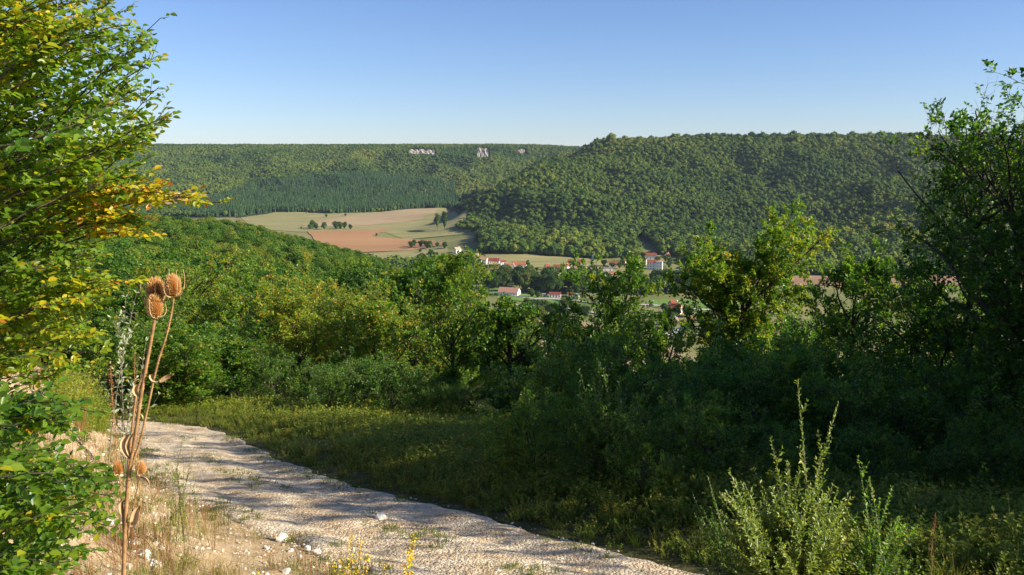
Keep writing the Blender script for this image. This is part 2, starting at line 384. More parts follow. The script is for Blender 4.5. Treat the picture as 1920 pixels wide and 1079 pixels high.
# ------------------------------------------------------------------ scattering by instances (only for uncountable stuff)
def scatter(name, protos, P, rotz, scl, label, tilt=None):
    """P Nx3; protos list of meshes; one object, kind stuff"""
    col = bpy.data.collections.new(name+'_kinds')
    for i, pm in enumerate(protos):
        po = bpy.data.objects.new(f'{name}_kind', pm); col.objects.link(po)
    m = bpy.data.meshes.new(name); n = len(P)
    m.vertices.add(n); m.vertices.foreach_set('co', np.asarray(P, np.float32).ravel())
    ro = np.zeros((n, 3), np.float32); ro[:, 2] = rotz
    if tilt is not None: ro[:, :2] = tilt
    a = m.attributes.new('rot', 'FLOAT_VECTOR', 'POINT'); a.data.foreach_set('vector', ro.ravel())
    scl = np.asarray(scl, np.float32); scl = np.repeat(scl[:, None], 3, 1) if scl.ndim == 1 else scl
    a = m.attributes.new('scl', 'FLOAT_VECTOR', 'POINT'); a.data.foreach_set('vector', scl.ravel())
    a = m.attributes.new('idx', 'INT', 'POINT'); a.data.foreach_set('value', RNG.integers(0, len(protos), n).astype(np.int32))
    o = obj(name, m, label=label, kind='stuff')
    ng = bpy.data.node_groups.new(name, 'GeometryNodeTree')
    ng.interface.new_socket('Geometry', in_out='INPUT', socket_type='NodeSocketGeometry')
    ng.interface.new_socket('Geometry', in_out='OUTPUT', socket_type='NodeSocketGeometry')
    gi = ng.nodes.new('NodeGroupInput'); go = ng.nodes.new('NodeGroupOutput')
    ip = ng.nodes.new('GeometryNodeInstanceOnPoints'); ci = ng.nodes.new('GeometryNodeCollectionInfo')
    ci.inputs['Collection'].default_value = col; ci.inputs['Separate Children'].default_value = True; ci.inputs['Reset Children'].default_value = True
    def na(nm, ty):
        x = ng.nodes.new('GeometryNodeInputNamedAttribute'); x.data_type = ty; x.inputs['Name'].default_value = nm
        return x.outputs['Attribute']
    L = ng.links.new
    L(gi.outputs[0], ip.inputs['Points']); L(ci.outputs[0], ip.inputs['Instance']); ip.inputs['Pick Instance'].default_value = True
    L(na('idx', 'INT'), ip.inputs['Instance Index']); L(na('rot', 'FLOAT_VECTOR'), ip.inputs['Rotation']); L(na('scl', 'FLOAT_VECTOR'), ip.inputs['Scale'])
    L(ip.outputs[0], go.inputs[0])
    md = o.modifiers.new('scatter', 'NODES'); md.node_group = ng
    return o

# ------------------------------------------------------------------ foliage primitives
def unit(v): return v/np.maximum(np.linalg.norm(v, axis=-1, keepdims=True), 1e-9)
def rand_unit(n, rng): return unit(rng.normal(size=(n, 3)))
def leaves(P, D, Nn, size, kind='rhomb', width=.6, fold=.15, droop=.0):
    """one leaf per row: root P, direction D, normal Nn; returns V, quads/tris, verts per leaf"""
    D = unit(D); S = unit(np.cross(D, Nn)); Nn = np.cross(S, D); n = len(P); s = np.broadcast_to(np.asarray(size, float), (n,))[:, None]
    if kind == 'rhomb':
        V = np.stack([P, P+s*(.5*D+.5*width*S+fold*Nn*.5), P+s*D, P+s*(.5*D-.5*width*S+fold*Nn*.5)], 1)
        F = np.arange(n*4).reshape(n, 4); return V.reshape(-1, 3), F, 4
    # oval: midrib + two edges, two quads + two tris each side
    o = [(0, 0, 0), (.28, .38, 1), (.62, .42, 1), (1, 0, 0), (.62, -.42, 1), (.28, -.38, 1), (.3, 0, -.2), (.65, 0, -.2)]
    V = np.stack([P+s*((a)*D+b*2*width*.55*S+c*fold*Nn-droop*a*a*Nn) for a, b, c in o], 1)
    b = (np.arange(n)*8)[:, None, None]
    T = np.array([(0, 6, 1), (3, 2, 7), (0, 5, 6), (3, 7, 4)])[None]+b; Q = np.array([(1, 6, 7, 2), (6, 5, 4, 7)])[None]+b
    return V.reshape(-1, 3), [T.reshape(-1, 3), Q.reshape(-1, 4)], 8
def tubes(paths, radii, sides=4):
    """paths N,K,3 radii N,K -> V, quads"""
    N_, K, _ = paths.shape
    tg = np.gradient(paths, axis=1); tg = unit(tg)
    ref = np.where(np.abs(tg[..., 2:3]) > .9, np.array([1., 0, 0]), np.array([0, 0, 1.]))
    a = unit(np.cross(tg, ref)); b_ = np.cross(tg, a)
    th = np.arange(sides)*2*np.pi/sides
    V = paths[:, :, None]+radii[..., None, None]*(np.cos(th)[None, None, :, None]*a[:, :, None]+np.sin(th)[None, None, :, None]*b_[:, :, None])
    I = np.arange(N_*K*sides).reshape(N_, K, sides)
    q = np.stack([I[:, :-1], np.roll(I, -1, 2)[:, :-1], np.roll(I, -1, 2)[:, 1:], I[:, 1:]], -1).reshape(-1, 4)
    return V.reshape(-1, 3), q
def join(parts):
    V = []; F = {}; o = 0
    for v, f in parts:
        for fb in (f if isinstance(f, list) else [f]):
            F.setdefault(fb.shape[1], []).append(fb+o)
        V.append(v); o += len(v)
    return np.vstack(V), [np.vstack(x) for x in F.values()]
def grow(par, plen, m, t0, t1, lf, ang, up, K, rng, wob=.12, env=None):
    N_, Kp, _ = par.shape
    t = (np.arange(m)[None]+rng.random((N_, m)))/m*(t1-t0)+t0
    f = t*(Kp-1); i = np.minimum(f.astype(int), Kp-2); fr = (f-i)[..., None]
    r = np.arange(N_)[:, None]
    st = par[r, i]*(1-fr)+par[r, i+1]*fr; tg = unit(par[r, i+1]-par[r, i])
    az = rng.random((N_, 1))*6.28+np.arange(m)[None]*2.4+rng.normal(0, .3, (N_, m))
    ref = np.where(np.abs(tg[..., 2:3]) > .9, np.array([1., 0, 0]), np.array([0, 0, 1.]))
    a = unit(np.cross(tg, ref)); b_ = np.cross(tg, a)
    side = np.cos(az)[..., None]*a+np.sin(az)[..., None]*b_
    an = ang*(1+rng.normal(0, .18, (N_, m)))[..., None]
    d = unit(np.cos(an)*tg+np.sin(an)*side+np.array([0, 0, up]))
    L = plen[:, None]*lf*(.7+.6*rng.random((N_, m)))
    L = L*(env(t) if env else (1-.55*t))
    s = np.linspace(0, 1, K)
    w1 = rng.normal(0, wob, (N_, m, 1, 3))*(s**1.5)[None, None, :, None]; w2 = rng.normal(0, wob, (N_, m, 1, 3))*np.sin(s*5)[None, None, :, None]*.4
    p = st[:, :, None]+L[..., None, None]*(s[None, None, :, None]*d[:, :, None]+w1+w2)
    p[..., 2] += L[..., None]*up*.3*(s**2)
    return p.reshape(N_*m, K, 3), L.reshape(-1), t.reshape(-1)
def tree_mesh(seed, H=7., Rc=2., nb=18, n2=7, n3=5, nl=18, ls=.095, t0=.25, lean=(0, 0), stems=1, bark=None, lm=None, tint0=.42, density=1., envp=None, yellow=.06, sr=.035):
    rng = np.random.default_rng(seed)
    s = np.linspace(0, 1, 9); tr = []
    for k in range(stems):
        w = rng.normal(0, .05, (9, 3)).cumsum(0)*H*.05*3; w[:, 2] = 0; w -= w[0]
        a = rng.random()*6.28; spread = 0 if stems == 1 else Rc*.5
        tr.append(np.c_[s*lean[0]*H+np.cos(a)*spread*s, s*lean[1]*H+np.sin(a)*spread*s, s*H*.93*(1 if k == 0 else .75+.2*rng.random())]+w)
    T0 = np.array(tr); TL = np.full(stems, H)
    env = envp or (lambda t: .35+1.0*np.sin(np.clip((t-t0)/(1.04-t0), 0, 1)**.8*np.pi)**.8)
    B1, L1, _ = grow(T0, np.full(stems, Rc), nb//stems, t0, .98, 1., .95, .28, 7, rng, .14, env)
    B2, L2, _ = grow(B1, L1, n2, .2, 1., .52, .8, .12, 5, rng, .14)
    B3, L3, _ = grow(B2, L2+.25, n3, .15, 1., .55, .8, .08, 4, rng, .15)
    r0 = H*sr
    V, q = join([tubes(T0, r0*(1-.85*s)[None]*np.ones((stems, 1))+.01, 8),
                 tubes(B1, (r0*.38*(L1/L1.max())[:, None])*(1-.8*np.linspace(0, 1, 7))[None]+.006, 5),
                 tubes(B2, .012*(1-.6*np.linspace(0, 1, 5))[None]*np.ones((len(B2), 1)), 3),
                 tubes(B3, .006*(1-.6*np.linspace(0, 1, 4))[None]*np.ones((len(B3), 1)), 3)])
    trunk = mesh('trunk', V, q, mats=[bark or M_bark], smooth=True)
    n = len(B3); m = nl
    keep = rng.random(n) < density
    B = B3[keep]; n = len(B)
    tt = rng.random((n, m))**.7; f = tt*3; i = np.minimum(f.astype(int), 2); fr = (f-i)[..., None]; r = np.arange(n)[:, None]
    P = B[r, i]*(1-fr)+B[r, i+1]*fr; tg = unit(B[r, i+1]-B[r, i])
    P = P.reshape(-1, 3)+rng.normal(0, .04, (n*m, 3)); tg = tg.reshape(-1, 3)
    D = unit(tg*.6+rand_unit(len(P), rng)*.9+np.array([0, 0, .1])); Nn = unit(rand_unit(len(P), rng)*.7+np.array([.1, 0, 1.]))
    sz = ls*(.65+.7*rng.random(len(P)))
    V, F, k = leaves(P, D, Nn, sz, width=.62, fold=.18)
    return_scale = H/np.percentile(V[:, 2], 99.7); cxy = V[:, :2].mean(0); hsc = Rc/np.percentile(np.hypot(V[:, 0]-cxy[0], V[:, 1]-cxy[1]), 95)
    tb = tint0+np.repeat(rng.normal(0, .10, n), m)+rng.normal(0, .08, n*m)+(rng.random(n*m) < yellow)*.35
    crown = mesh('crown', V, F, mats=[lm or M_near], tint=np.repeat(tb, k))
    for q_ in (trunk, crown): q_.transform(Matrix.Diagonal((hsc, hsc, return_scale, 1)))
    return trunk, crown
def put_tree(name, meshes, loc, rz, s, label, group=None, cat='tree', sz=None):
    e = empty(name, loc, rz, label, cat, group); e.scale = (s, s, sz or s)
    a = bpy.data.objects.new('trunk', meshes[0]); b = bpy.data.objects.new('crown', meshes[1])
    for o in (a, b): C.objects.link(o); o.parent = e
    return e
# ------------------------------------------------------------------ far and middle forest
def ico(sub):
    import bmesh
    bm = bmesh.new(); bmesh.ops.create_icosphere(bm, subdivisions=sub, radius=1)
    V = np.array([v.co[:] for v in bm.verts]); F = np.array([[v.index for v in f.verts] for f in bm.faces]); bm.free(); return V, F
ICO2 = ico(2); ICO3 = ico(3); ICO1 = ico(1)
def clump_mesh(seed, R, H, nl, per, ls, mat, tint0=.42, low=.25, core=True, tv=.09, lumpr=.42):
    """crown of many leaf clumps; origin at the foot, unit metres"""
    rng = np.random.default_rng(seed); parts = []; tn = []
    n = nl; d = rand_unit(n, rng); d[:, 2] = np.abs(d[:, 2])*.95-.25*rng.random(n)
    hc = H*(low+(1-low)*.46); c = d*np.array([R*.66, R*.66, H*(1-low)*.44])*(.75+.35*rng.random((n, 1)))+np.array([0, 0, hc])
    lr = R*lumpr*(.7+.6*rng.random(n))
    k = per; dd = rand_unit(n*k, rng); dd[:, 2] = np.where(dd[:, 2] < -.3, -dd[:, 2], dd[:, 2])
    P = np.repeat(c, k, 0)+dd*np.repeat(lr, k)[:, None]*(.72+.36*rng.random((n*k, 1)))
    Nn = unit(dd*.8+rand_unit(n*k, rng)*.7); D = np.cross(Nn, rand_unit(n*k, rng))
    V, F, q = leaves(P, D, Nn, ls*(.6+.8*rng.random(n*k)), width=.8, fold=.1)
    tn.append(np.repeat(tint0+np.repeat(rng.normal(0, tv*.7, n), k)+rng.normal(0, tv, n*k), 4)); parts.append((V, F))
    if core:  # inner body added in a darker tint, standing in for shade between clumps
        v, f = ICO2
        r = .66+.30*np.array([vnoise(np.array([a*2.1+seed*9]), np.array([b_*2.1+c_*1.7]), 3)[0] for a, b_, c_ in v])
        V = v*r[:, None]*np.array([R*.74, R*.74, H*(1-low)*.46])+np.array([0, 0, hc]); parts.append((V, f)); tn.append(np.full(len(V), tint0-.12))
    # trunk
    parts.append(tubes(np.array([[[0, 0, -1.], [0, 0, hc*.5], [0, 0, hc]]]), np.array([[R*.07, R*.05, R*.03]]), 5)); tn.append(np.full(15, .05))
    V, F = join(parts); return mesh('crown', V, F, mats=[mat], tint=np.concatenate(tn))
def blob_mesh(seed, R, H, mat, nfl=160, tint0=.42):
    rng = np.random.default_rng(seed); parts = []; tn = []
    v, f = ICO3 if False else ICO2
    o = rng.random(3)*50
    nz = vnoise(v[:, 0]*1.9+o[0], v[:, 1]*1.9+v[:, 2]*1.3+o[1], 5)
    nz2 = vnoise(v[:, 0]*4.3+o[1], v[:, 1]*4.3+v[:, 2]*3.7+o[2], 6)
    r = .68+.42*nz+.22*nz2
    V = v*r[:, None]*np.array([R, R, H*.36])+np.array([0, 0, H*.62]); parts.append((V, f)); tn.append(tint0+(nz2-.5)*.1)
    k = nfl; i = rng.integers(0, len(v), k)
    P = V[i]+rng.normal(0, R*.10, (k, 3)); Nn = unit(v[i]+rand_unit(k, rng)*.6); D = np.cross(Nn, rand_unit(k, rng))
    Vl, Fl, _ = leaves(P, D, Nn, R*.34*(.6+.8*rng.random(k)), width=.9, fold=.1)
    parts.append((Vl, Fl)); tn.append(np.repeat(tint0+rng.normal(0, .07, k), 4))
    V, F = join(parts); return mesh('crown', V, F, mats=[mat], tint=np.concatenate(tn))
def conifer_mesh(seed, R, H, mat):
    rng = np.random.default_rng(seed); parts = []; tn = []
    L = 9
    for i in range(L):
        a = i/L; z = H*(.08+.86*a); r = R*(1-a)**.8*(.85+.3*rng.random())+.15; n = 9
        th = np.arange(n)*2*np.pi/n+rng.random()*6; rr = r*(.6+.6*rng.random(n))
        V = np.vstack([[0, 0, z+H*.17], np.c_[np.cos(th)*rr, np.sin(th)*rr, z-.06*H*rng.random(n)]])
        F = np.array([(0, 1+j, 1+(j+1) % n) for j in range(n)]); parts.append((V, F)); tn.append(.45+rng.normal(0, .12, n+1))
    parts.append(tubes(np.array([[[0, 0, -1.], [0, 0, H*.9]]]), np.array([[.2, .05]]), 4)); tn.append(np.full(8, .05))
    V, F = join(parts); return mesh('crown', V, F, mats=[mat], tint=np.concatenate(tn))

def grid_pts(x0, x1, y0, y1, sp, rng, jit=.42):
    xs = np.arange(x0, x1, sp); ys = np.arange(y0, y1, sp); X, Y = np.meshgrid(xs, ys)
    X = X+(np.arange(X.shape[0])[:, None] % 2)*sp*.5
    return (X+rng.uniform(-jit, jit, X.shape)*sp).ravel(), (Y+rng.uniform(-jit, jit, Y.shape)*sp).ravel()
# visibility horizon table on a polar grid, to leave out trees the photograph shows nothing of
_va = np.tan(np.radians(np.linspace(-36, 36, 181))); _vy = np.geomspace(90, 3900, 260)
_VY, _VA = np.meshgrid(_vy, _va, indexing='ij'); _VZ = G(_VY*_VA, _VY)
_sl = (_VZ+3-EYE)/_VY; _mx = np.maximum.accumulate(_sl, 0)
def visible(x, y, z, top=11):
    a = x/y; ja = np.clip(np.searchsorted(_va, a), 0, len(_va)-1); iy = np.clip(np.searchsorted(_vy, y)-2, 0, len(_vy)-1)
    return ((z+top-EYE)/y > _mx[iy, ja]-.002) & (np.abs(a) < .69)

# open land seen in the photograph, as pixel outlines on the ground
def P2(pts):
    out = [hit(u, v) for u, v in pts]; return [(p[0], p[1]) for p in out]
OPEN = [
 [(440, 412), (455, 404), (520, 398), (620, 401), (700, 399), (780, 392), (835, 390), (872, 395), (893, 402), (868, 420), (850, 432), (815, 438), (803, 447), (815, 458), (838, 462), (838, 470), (800, 476), (845, 484), (700, 495), (600, 470), (470, 432)],
 [(195, 388), (260, 366), (330, 359), (388, 361), (398, 370), (350, 384), (300, 394)],
 [(905, 476), (1000, 478), (1080, 485), (1140, 487), (1130, 500), (1050, 500), (985, 502), (905, 498)],
 [(1310, 524), (1440, 518), (1600, 518), (1800, 520), (2100, 524), (2100, 545), (1300, 545)],
]
VALX = lambda x, y: (y > 560) & (y < 905)
def is_forest(x, y, z):
    u, v = pxproj(x, y, z)
    f = np.ones(x.shape, bool)
    for k in OPEN: f &= ~in_poly(u, v, k)
    # valley bottom stays open (handled tree by tree)
    line = np.interp(u, [800, 905, 1000, 1090, 1130, 1180, 1215, 1262, 1285, 1330, 1400, 2000], [470, 478, 480, 484, 486, 484, 477, 480, 492, 516, 516, 518])
    floor = (v > line) & (u > 800) & (z < -100)
    floor |= (z < -116) & (u < 900) & (v > 392) & (v < 505) & (y > 640) & (y < 1960)
    floor |= (y > 470) & (y < 900) & (u > 1040) & (z < -124)
    return f & ~floor
rng = np.random.default_rng(11)
# far slopes
fx, fy = grid_pts(-2500, 1900, 900, 3500, 5.3, rng)
k = np.abs(fx/fy) < .69; fx, fy = fx[k], fy[k]; fz = G(fx, fy)
k = is_forest(fx, fy, fz) & visible(fx, fy, fz); fx, fy, fz = fx[k], fy[k], fz[k]
fu, fv = pxproj(fx, fy, fz)
cl = in_poly(fu, fv, [(768, 280), (817, 282), (817, 295), (768, 295)]) | in_poly(fu, fv, [(893, 280), (918, 280), (919, 302), (892, 300)]) | in_poly(fu, fv, [(968, 282), (988, 282), (988, 293), (968, 293)])
clear = in_poly(fu, fv, [(1190, 447), (1205, 442), (1222, 455), (1235, 478), (1195, 478)])
con = in_poly(fu, fv, [(330, 398), (440, 360), (470, 345), (560, 335), (700, 330), (850, 345), (860, 392), (780, 398), (700, 408), (470, 420)]) & (rng.random(len(fx)) < .8)
ridge = (fu > 735) & (fu < 812) & (fv < 275) & (fy > 3000); con |= ridge
fs = np.exp(rng.normal(0, .25, len(fx))).clip(.5, 1.7)*np.interp(fy, [1000, 1200, 1400], [1.35, 1.15, .88])
fs = fs*np.where(fv < 274, np.exp(rng.normal(.05, .22, len(fx))), 1)*np.where(ridge, 1.35, 1)
far = [blob_mesh(100+i, 2.9+.2*i, 8.0+.5*(i % 3), M_far) for i in range(6)]
conm = [conifer_mesh(200+i, 2.6, 15+i, M_con) for i in range(4)]
nearcut = np.sort(fy)
m = ~con & ~cl & ~clear
P = np.c_[fx, fy, fz-.5][m]; print('far broad', len(P))
scatter('forest', far, P, rng.random(len(P))*6.28, fs[m], 'broadleaf forest covering the far slopes of the valley')
m = con & ~cl
P = np.c_[fx, fy, fz-.5][m]; print('conifers', len(P))
scatter('pine_forest', conm, P, rng.random(len(P))*6.28, fs[m]**.6*1.05, 'dark conifer plantation at the foot of the far slope')
# near spur and the slope below the track
sx, sy = grid_pts(-420, 330, 62, 760, 5.6, rng)
k = np.abs(sx/sy) < .69; sx, sy = sx[k], sy[k]; sz = G(sx, sy)
su, sv = pxproj(sx, sy, sz)
ok = (sz > -126) & visible(sx, sy, sz, 9) & ((su < 955) | ((su < 1500) & (sy < 130)))
ok &= ~((su > 955) & (sz+8 > EYE-.225*sy))
sx, sy, sz, su = sx[ok], sy[ok], sz[ok], su[ok]; ss = rng.uniform(.7, 1.25, len(sx))
tu, tv_ = pxproj(sx, sy, sz+8.6*ss); ln_ = np.interp(tu, [200, 300, 450, 560, 700, 735, 800, 850, 900, 960], [396, 398, 414, 444, 478, 497, 508, 520, 545, 590])
ok = (tv_ > ln_-3) | (sy < 130); sx, sy, sz, su, ss = sx[ok], sy[ok], sz[ok], su[ok], ss[ok]
order = np.argsort(sy); sx, sy, sz, ss = sx[order], sy[order], sz[order], ss[order]
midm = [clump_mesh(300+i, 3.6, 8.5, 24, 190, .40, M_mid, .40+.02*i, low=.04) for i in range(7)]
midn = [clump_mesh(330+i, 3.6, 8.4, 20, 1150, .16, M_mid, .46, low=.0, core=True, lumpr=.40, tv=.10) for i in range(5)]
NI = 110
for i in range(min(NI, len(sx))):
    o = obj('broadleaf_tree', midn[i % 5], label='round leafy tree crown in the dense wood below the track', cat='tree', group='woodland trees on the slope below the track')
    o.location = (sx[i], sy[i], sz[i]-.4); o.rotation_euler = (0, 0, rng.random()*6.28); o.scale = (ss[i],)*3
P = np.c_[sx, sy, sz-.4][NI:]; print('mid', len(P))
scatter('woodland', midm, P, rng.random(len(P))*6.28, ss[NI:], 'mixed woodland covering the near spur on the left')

# ------------------------------------------------------------------ far clearings: fields, roads, cliffs
def field_mat(name, stops, sc=.02, stripe=None):
    m, t, b = new_mat(name); pos = N(t, 'ShaderNodeNewGeometry').outputs['Position']
    mp = N(t, 'ShaderNodeMapping'); t.links.new(pos, mp.inputs[0]); mp.inputs['Scale'].default_value = (.35, 1.6, 1)
    n = noise(t, sc, 7, mp.outputs[0], .62)
    if stripe:
        wv = N(t, 'ShaderNodeTexNoise'); m2 = N(t, 'ShaderNodeMapping'); t.links.new(pos, m2.inputs[0]); m2.inputs['Rotation'].default_value = (0, 0, stripe); m2.inputs['Scale'].default_value = (.004, .22, 1)
        t.links.new(m2.outputs[0], wv.inputs['Vector']); wv.inputs['Scale'].default_value = 1
        n = math_(t, 'ADD', math_(t, 'MULTIPLY', n, .65), math_(t, 'MULTIPLY', wv.outputs['Fac'], .35))
    t.links.new(ramp(t, n, stops), b.inputs['Base Color']); b.inputs['Roughness'].default_value = 1; b.inputs['Specular IOR Level'].default_value = .05
    return m
def drape(name, poly, mat, lift, step, label, kind='structure'):
    """sheet laid on the ground inside a pixel outline, rough cut to the outline"""
    W = np.array(P2(poly)) if not isinstance(poly, np.ndarray) else poly
    x0, y0 = W.min(0); x1, y1 = W.max(0)
    # scanline strips: each row spans the polygon, so borders stay crisp
    rows = np.arange(y0+1e-3, y1, step); V = []; F = []; prev = None
    nc = 48
    for y in rows:
        xs = []
        n = len(W); j = n-1
        for i in range(n):
            if (W[i, 1] > y) != (W[j, 1] > y): xs.append(W[j, 0]+(y-W[j, 1])*(W[i, 0]-W[j, 0])/(W[i, 1]-W[j, 1]))
            j = i
        if len(xs) < 2: prev = None; continue
        a, b_ = min(xs), max(xs)
        wob = (fbm(np.array([y*.05]), np.array([a*.01]), 5)[0])*step
        X = np.linspace(a+wob, b_+wob, nc); base = len(V)*nc; V.append(np.c_[X, np.full(nc, y)])
        if prev is not None:
            i = np.arange(nc-1); F.append(np.stack([prev+i, prev+i+1, base+i+1, base+i], -1))
        prev = base
    V = np.vstack(V); Z = G(V[:, 0], V[:, 1])+lift
    return obj(name, mesh(name, np.c_[V, Z], quads=np.vstack(F), mats=[mat], smooth=True), kind=kind, label=label)
F_olive = field_mat('field_olive', [(.3, (.17, .18, .075)), (.5, (.25, .235, .10)), (.7, (.34, .28, .14))], .03, .2)
F_tan = field_mat('field_tan', [(.3, (.27, .20, .11)), (.6, (.36, .27, .16)), (.8, (.42, .33, .2))], .03, .1)
F_plough = field_mat('field_plough', [(.3, (.30, .165, .075)), (.6, (.38, .22, .11)), (.8, (.43, .27, .15))], .012, -.5)
F_green = field_mat('field_green', [(.3, (.10, .19, .04)), (.7, (.17, .26, .06))], .03)
F_brown = field_mat('field_brown', [(.3, (.24, .15, .09)), (.7, (.33, .21, .14))], .02)
drape('field', [(450, 409), (520, 398), (620, 401), (700, 399), (780, 392), (835, 390), (875, 396), (910, 405), (880, 436), (835, 444), (760, 450), (700, 432), (560, 436), (480, 430)], F_olive, .5, 7, 'pale olive pasture reaching up to the conifers')
drape('field', [(660, 405), (760, 393), (820, 391), (815, 402), (790, 412), (730, 420), (640, 426), (560, 424), (600, 415)], F_tan, .9, 7, 'pinkish tan stubble strip crossing the olive pasture')
drape('field', [(575, 434), (640, 434), (735, 429), (700, 446), (770, 449), (810, 452), (836, 459), (770, 471), (700, 474), (620, 474)], F_plough, .9, 6, 'orange brown ploughed field')
drape('field', [(690, 475), (760, 472), (835, 462), (850, 478), (800, 492), (720, 492)], F_olive, .7, 5, 'green olive pasture below the ploughed field')
drape('field', [(190, 392), (260, 368), (330, 361), (385, 363), (398, 371), (350, 383), (300, 395)], F_tan, .5, 7, 'small tan field at the foot of the far slope')
drape('field', [(905, 478), (1000, 479), (1085, 485), (1140, 487), (1140, 500), (1050, 501), (985, 503), (930, 500)], F_olive, .5, 5, 'olive meadow strip behind the red roofed row of houses')
drape('field', [(1310, 524), (1440, 518), (1600, 517), (1800, 519), (2100, 523), (2100, 541), (1700, 535), (1500, 533), (1330, 536)], F_brown, .5, 5, 'long reddish brown ploughed strip at the foot of the right slope')
drape('field', [(1212, 566), (1240, 562), (1320, 563), (1400, 569), (1400, 590), (1320, 586), (1240, 579), (1215, 575)], F_green, .5, 3, 'bright green meadow behind the hamlet')
drape('field', [(915, 543), (935, 540), (965, 545), (1040, 560), (1075, 568), (1040, 573), (1000, 570), (940, 560)], F_green, .5, 3, 'green meadow round the long barn')
drape('field', [(985, 610), (1040, 592), (1070, 597), (1120, 612), (1235, 640), (1300, 672), (1200, 700), (1060, 695), (1000, 680), (975, 640)], F_tan, .5, 3, 'dry tan field at the bottom of the slope')
M_road = plain('road_grey', (.42, .39, .35), .9, .2, .12, .2)
M_yard = plain('yard_pale', (.60, .55, .47), .9, .2, .12, .2)
def road(pts, wdt, label, lift=.8, mat=None, name='road'):
    W = catmull(np.array(P2(pts)), 14); tg = unit(np.gradient(W, axis=0)); n = np.c_[-tg[:, 1], tg[:, 0]]
    A = W+n*wdt/2; B = W-n*wdt/2; V = np.vstack([A, B]); V = np.c_[V, G(V[:, 0], V[:, 1])+lift]; m = len(W); i = np.arange(m-1)
    obj(name, mesh(name, V, quads=np.stack([i, i+1, m+i+1, m+i], -1)[:, ::-1], mats=[mat or M_road], smooth=True), kind='structure', label=label)
road([(920, 551), (965, 556), (1000, 561), (1040, 562), (1090, 566), (1140, 572), (1215, 573), (1260, 577), (1320, 582), (1420, 588)], 6, 'pale road running past the long barn and the green meadow')
road([(940, 572), (1010, 576), (1060, 580), (1130, 590)], 5, 'grey lane below the long barn')
drape('yard', [(1240, 613), (1262, 617), (1284, 625), (1262, 633), (1240, 629)], M_yard, 1.0, 1.2, 'pale gravel yard beside the blue car')
# limestone cliffs
M_cliff = plain('limestone', (.36, .325, .26), .95, .1, .3, .12, 1)
def cliff(u0, u1, v0, v1, y, label, seed):
    rng = np.random.default_rng(seed); n = 26; k = 9
    U = np.linspace(u0, u1, n); V = []
    topj = fbm(U*.25, U*0+seed, 3)*7; botj = fbm(U*.2, U*0+seed+9, 3)*8
    for j in range(k):
        f = j/(k-1); vv = (v0+topj)*(1-f)+(v1+botj)*f
        dep = y+9*fbm(U*.4, np.full(n, f*4.), seed, 4)-6*f
        V.append(px(U, vv, dep))
    V = np.array(V).reshape(-1, 3); back = V.copy(); back[:, 1] += 14
    I = np.arange(n*k).reshape(k, n); q = np.stack([I[:-1, :-1], I[1:, :-1], I[1:, 1:], I[:-1, 1:]], -1).reshape(-1, 4)
    tops = np.stack([I[0, :-1], I[0, 1:], I[0, 1:]+n*k, I[0, :-1]+n*k], -1)
    o = obj('cliff', mesh('cliff', np.vstack([V, back]), quads=np.vstack([q, q[:, ::-1]+n*k, tops]), mats=[M_cliff]), label=label, cat='cliff')
def gy(u, v):
    return hit(u, v+3)[1]
cliff(768, 814, 281, 289, gy(790, 286)-14, 'long low pale limestone cliff band near the plateau rim', 3)
cliff(895, 915, 278, 296, gy(905, 292)-16, 'tall blocky white limestone cliff near the plateau rim', 5)
cliff(971, 984, 281, 286, gy(977, 286)-12, 'small pale rock outcrop right of the tall cliff', 8)
# ------------------------------------------------------------------ village
def box(x0, x1, y0, y1, z0, z1):
    V = np.array([(x, y, z) for z in (z0, z1) for x, y in ((x0, y0), (x1, y0), (x1, y1), (x0, y1))], float)
    return V, np.array([(0, 3, 2, 1), (4, 5, 6, 7), (0, 1, 5, 4), (1, 2, 6, 5), (2, 3, 7, 6), (3, 0, 4, 7)])
def tile_mat(name, c):
    m, t, b = new_mat(name); tc = N(t, 'ShaderNodeTexCoord').outputs['Object']
    n = noise(t, .9, 6, tc, .7); wv = N(t, 'ShaderNodeTexWave', bands_direction='X'); wv.inputs['Scale'].default_value = 1.2; t.links.new(tc, wv.inputs['Vector'])
    f = math_(t, 'ADD', math_(t, 'MULTIPLY', n, .85), math_(t, 'MULTIPLY', wv.outputs['Fac'], .15))
    col = ramp(t, f, [(.3, tuple(x*.55 for x in c)), (.55, c), (.75, tuple(min(1, x*1.45) for x in c))])
    t.links.new(col, b.inputs['Base Color']); b.inputs['Roughness'].default_value = .9; b.inputs['Specular IOR Level'].default_value = .1
    return m
RF = {k: tile_mat('roof_'+k, c) for k, c in dict(red=(.28, .085, .05), orange=(.37, .15, .075), brown=(.19, .10, .07), pink=(.40, .22, .165), crimson=(.23, .055, .045), pale=(.45, .33, .24), grey=(.20, .19, .19)).items()}
WL = {k: plain('render_'+k, c, .9, .2, .10, .5) for k, c in dict(white=(.78, .75, .69), cream=(.72, .62, .46), grey=(.45, .43, .40), stone=(.50, .43, .34)).items()}
M_win = plain('window_glass', (.03, .035, .045), .25, .5, .2, 2); M_shut = plain('shutter_brown', (.22, .09, .04), .7, .2, .2, 3)
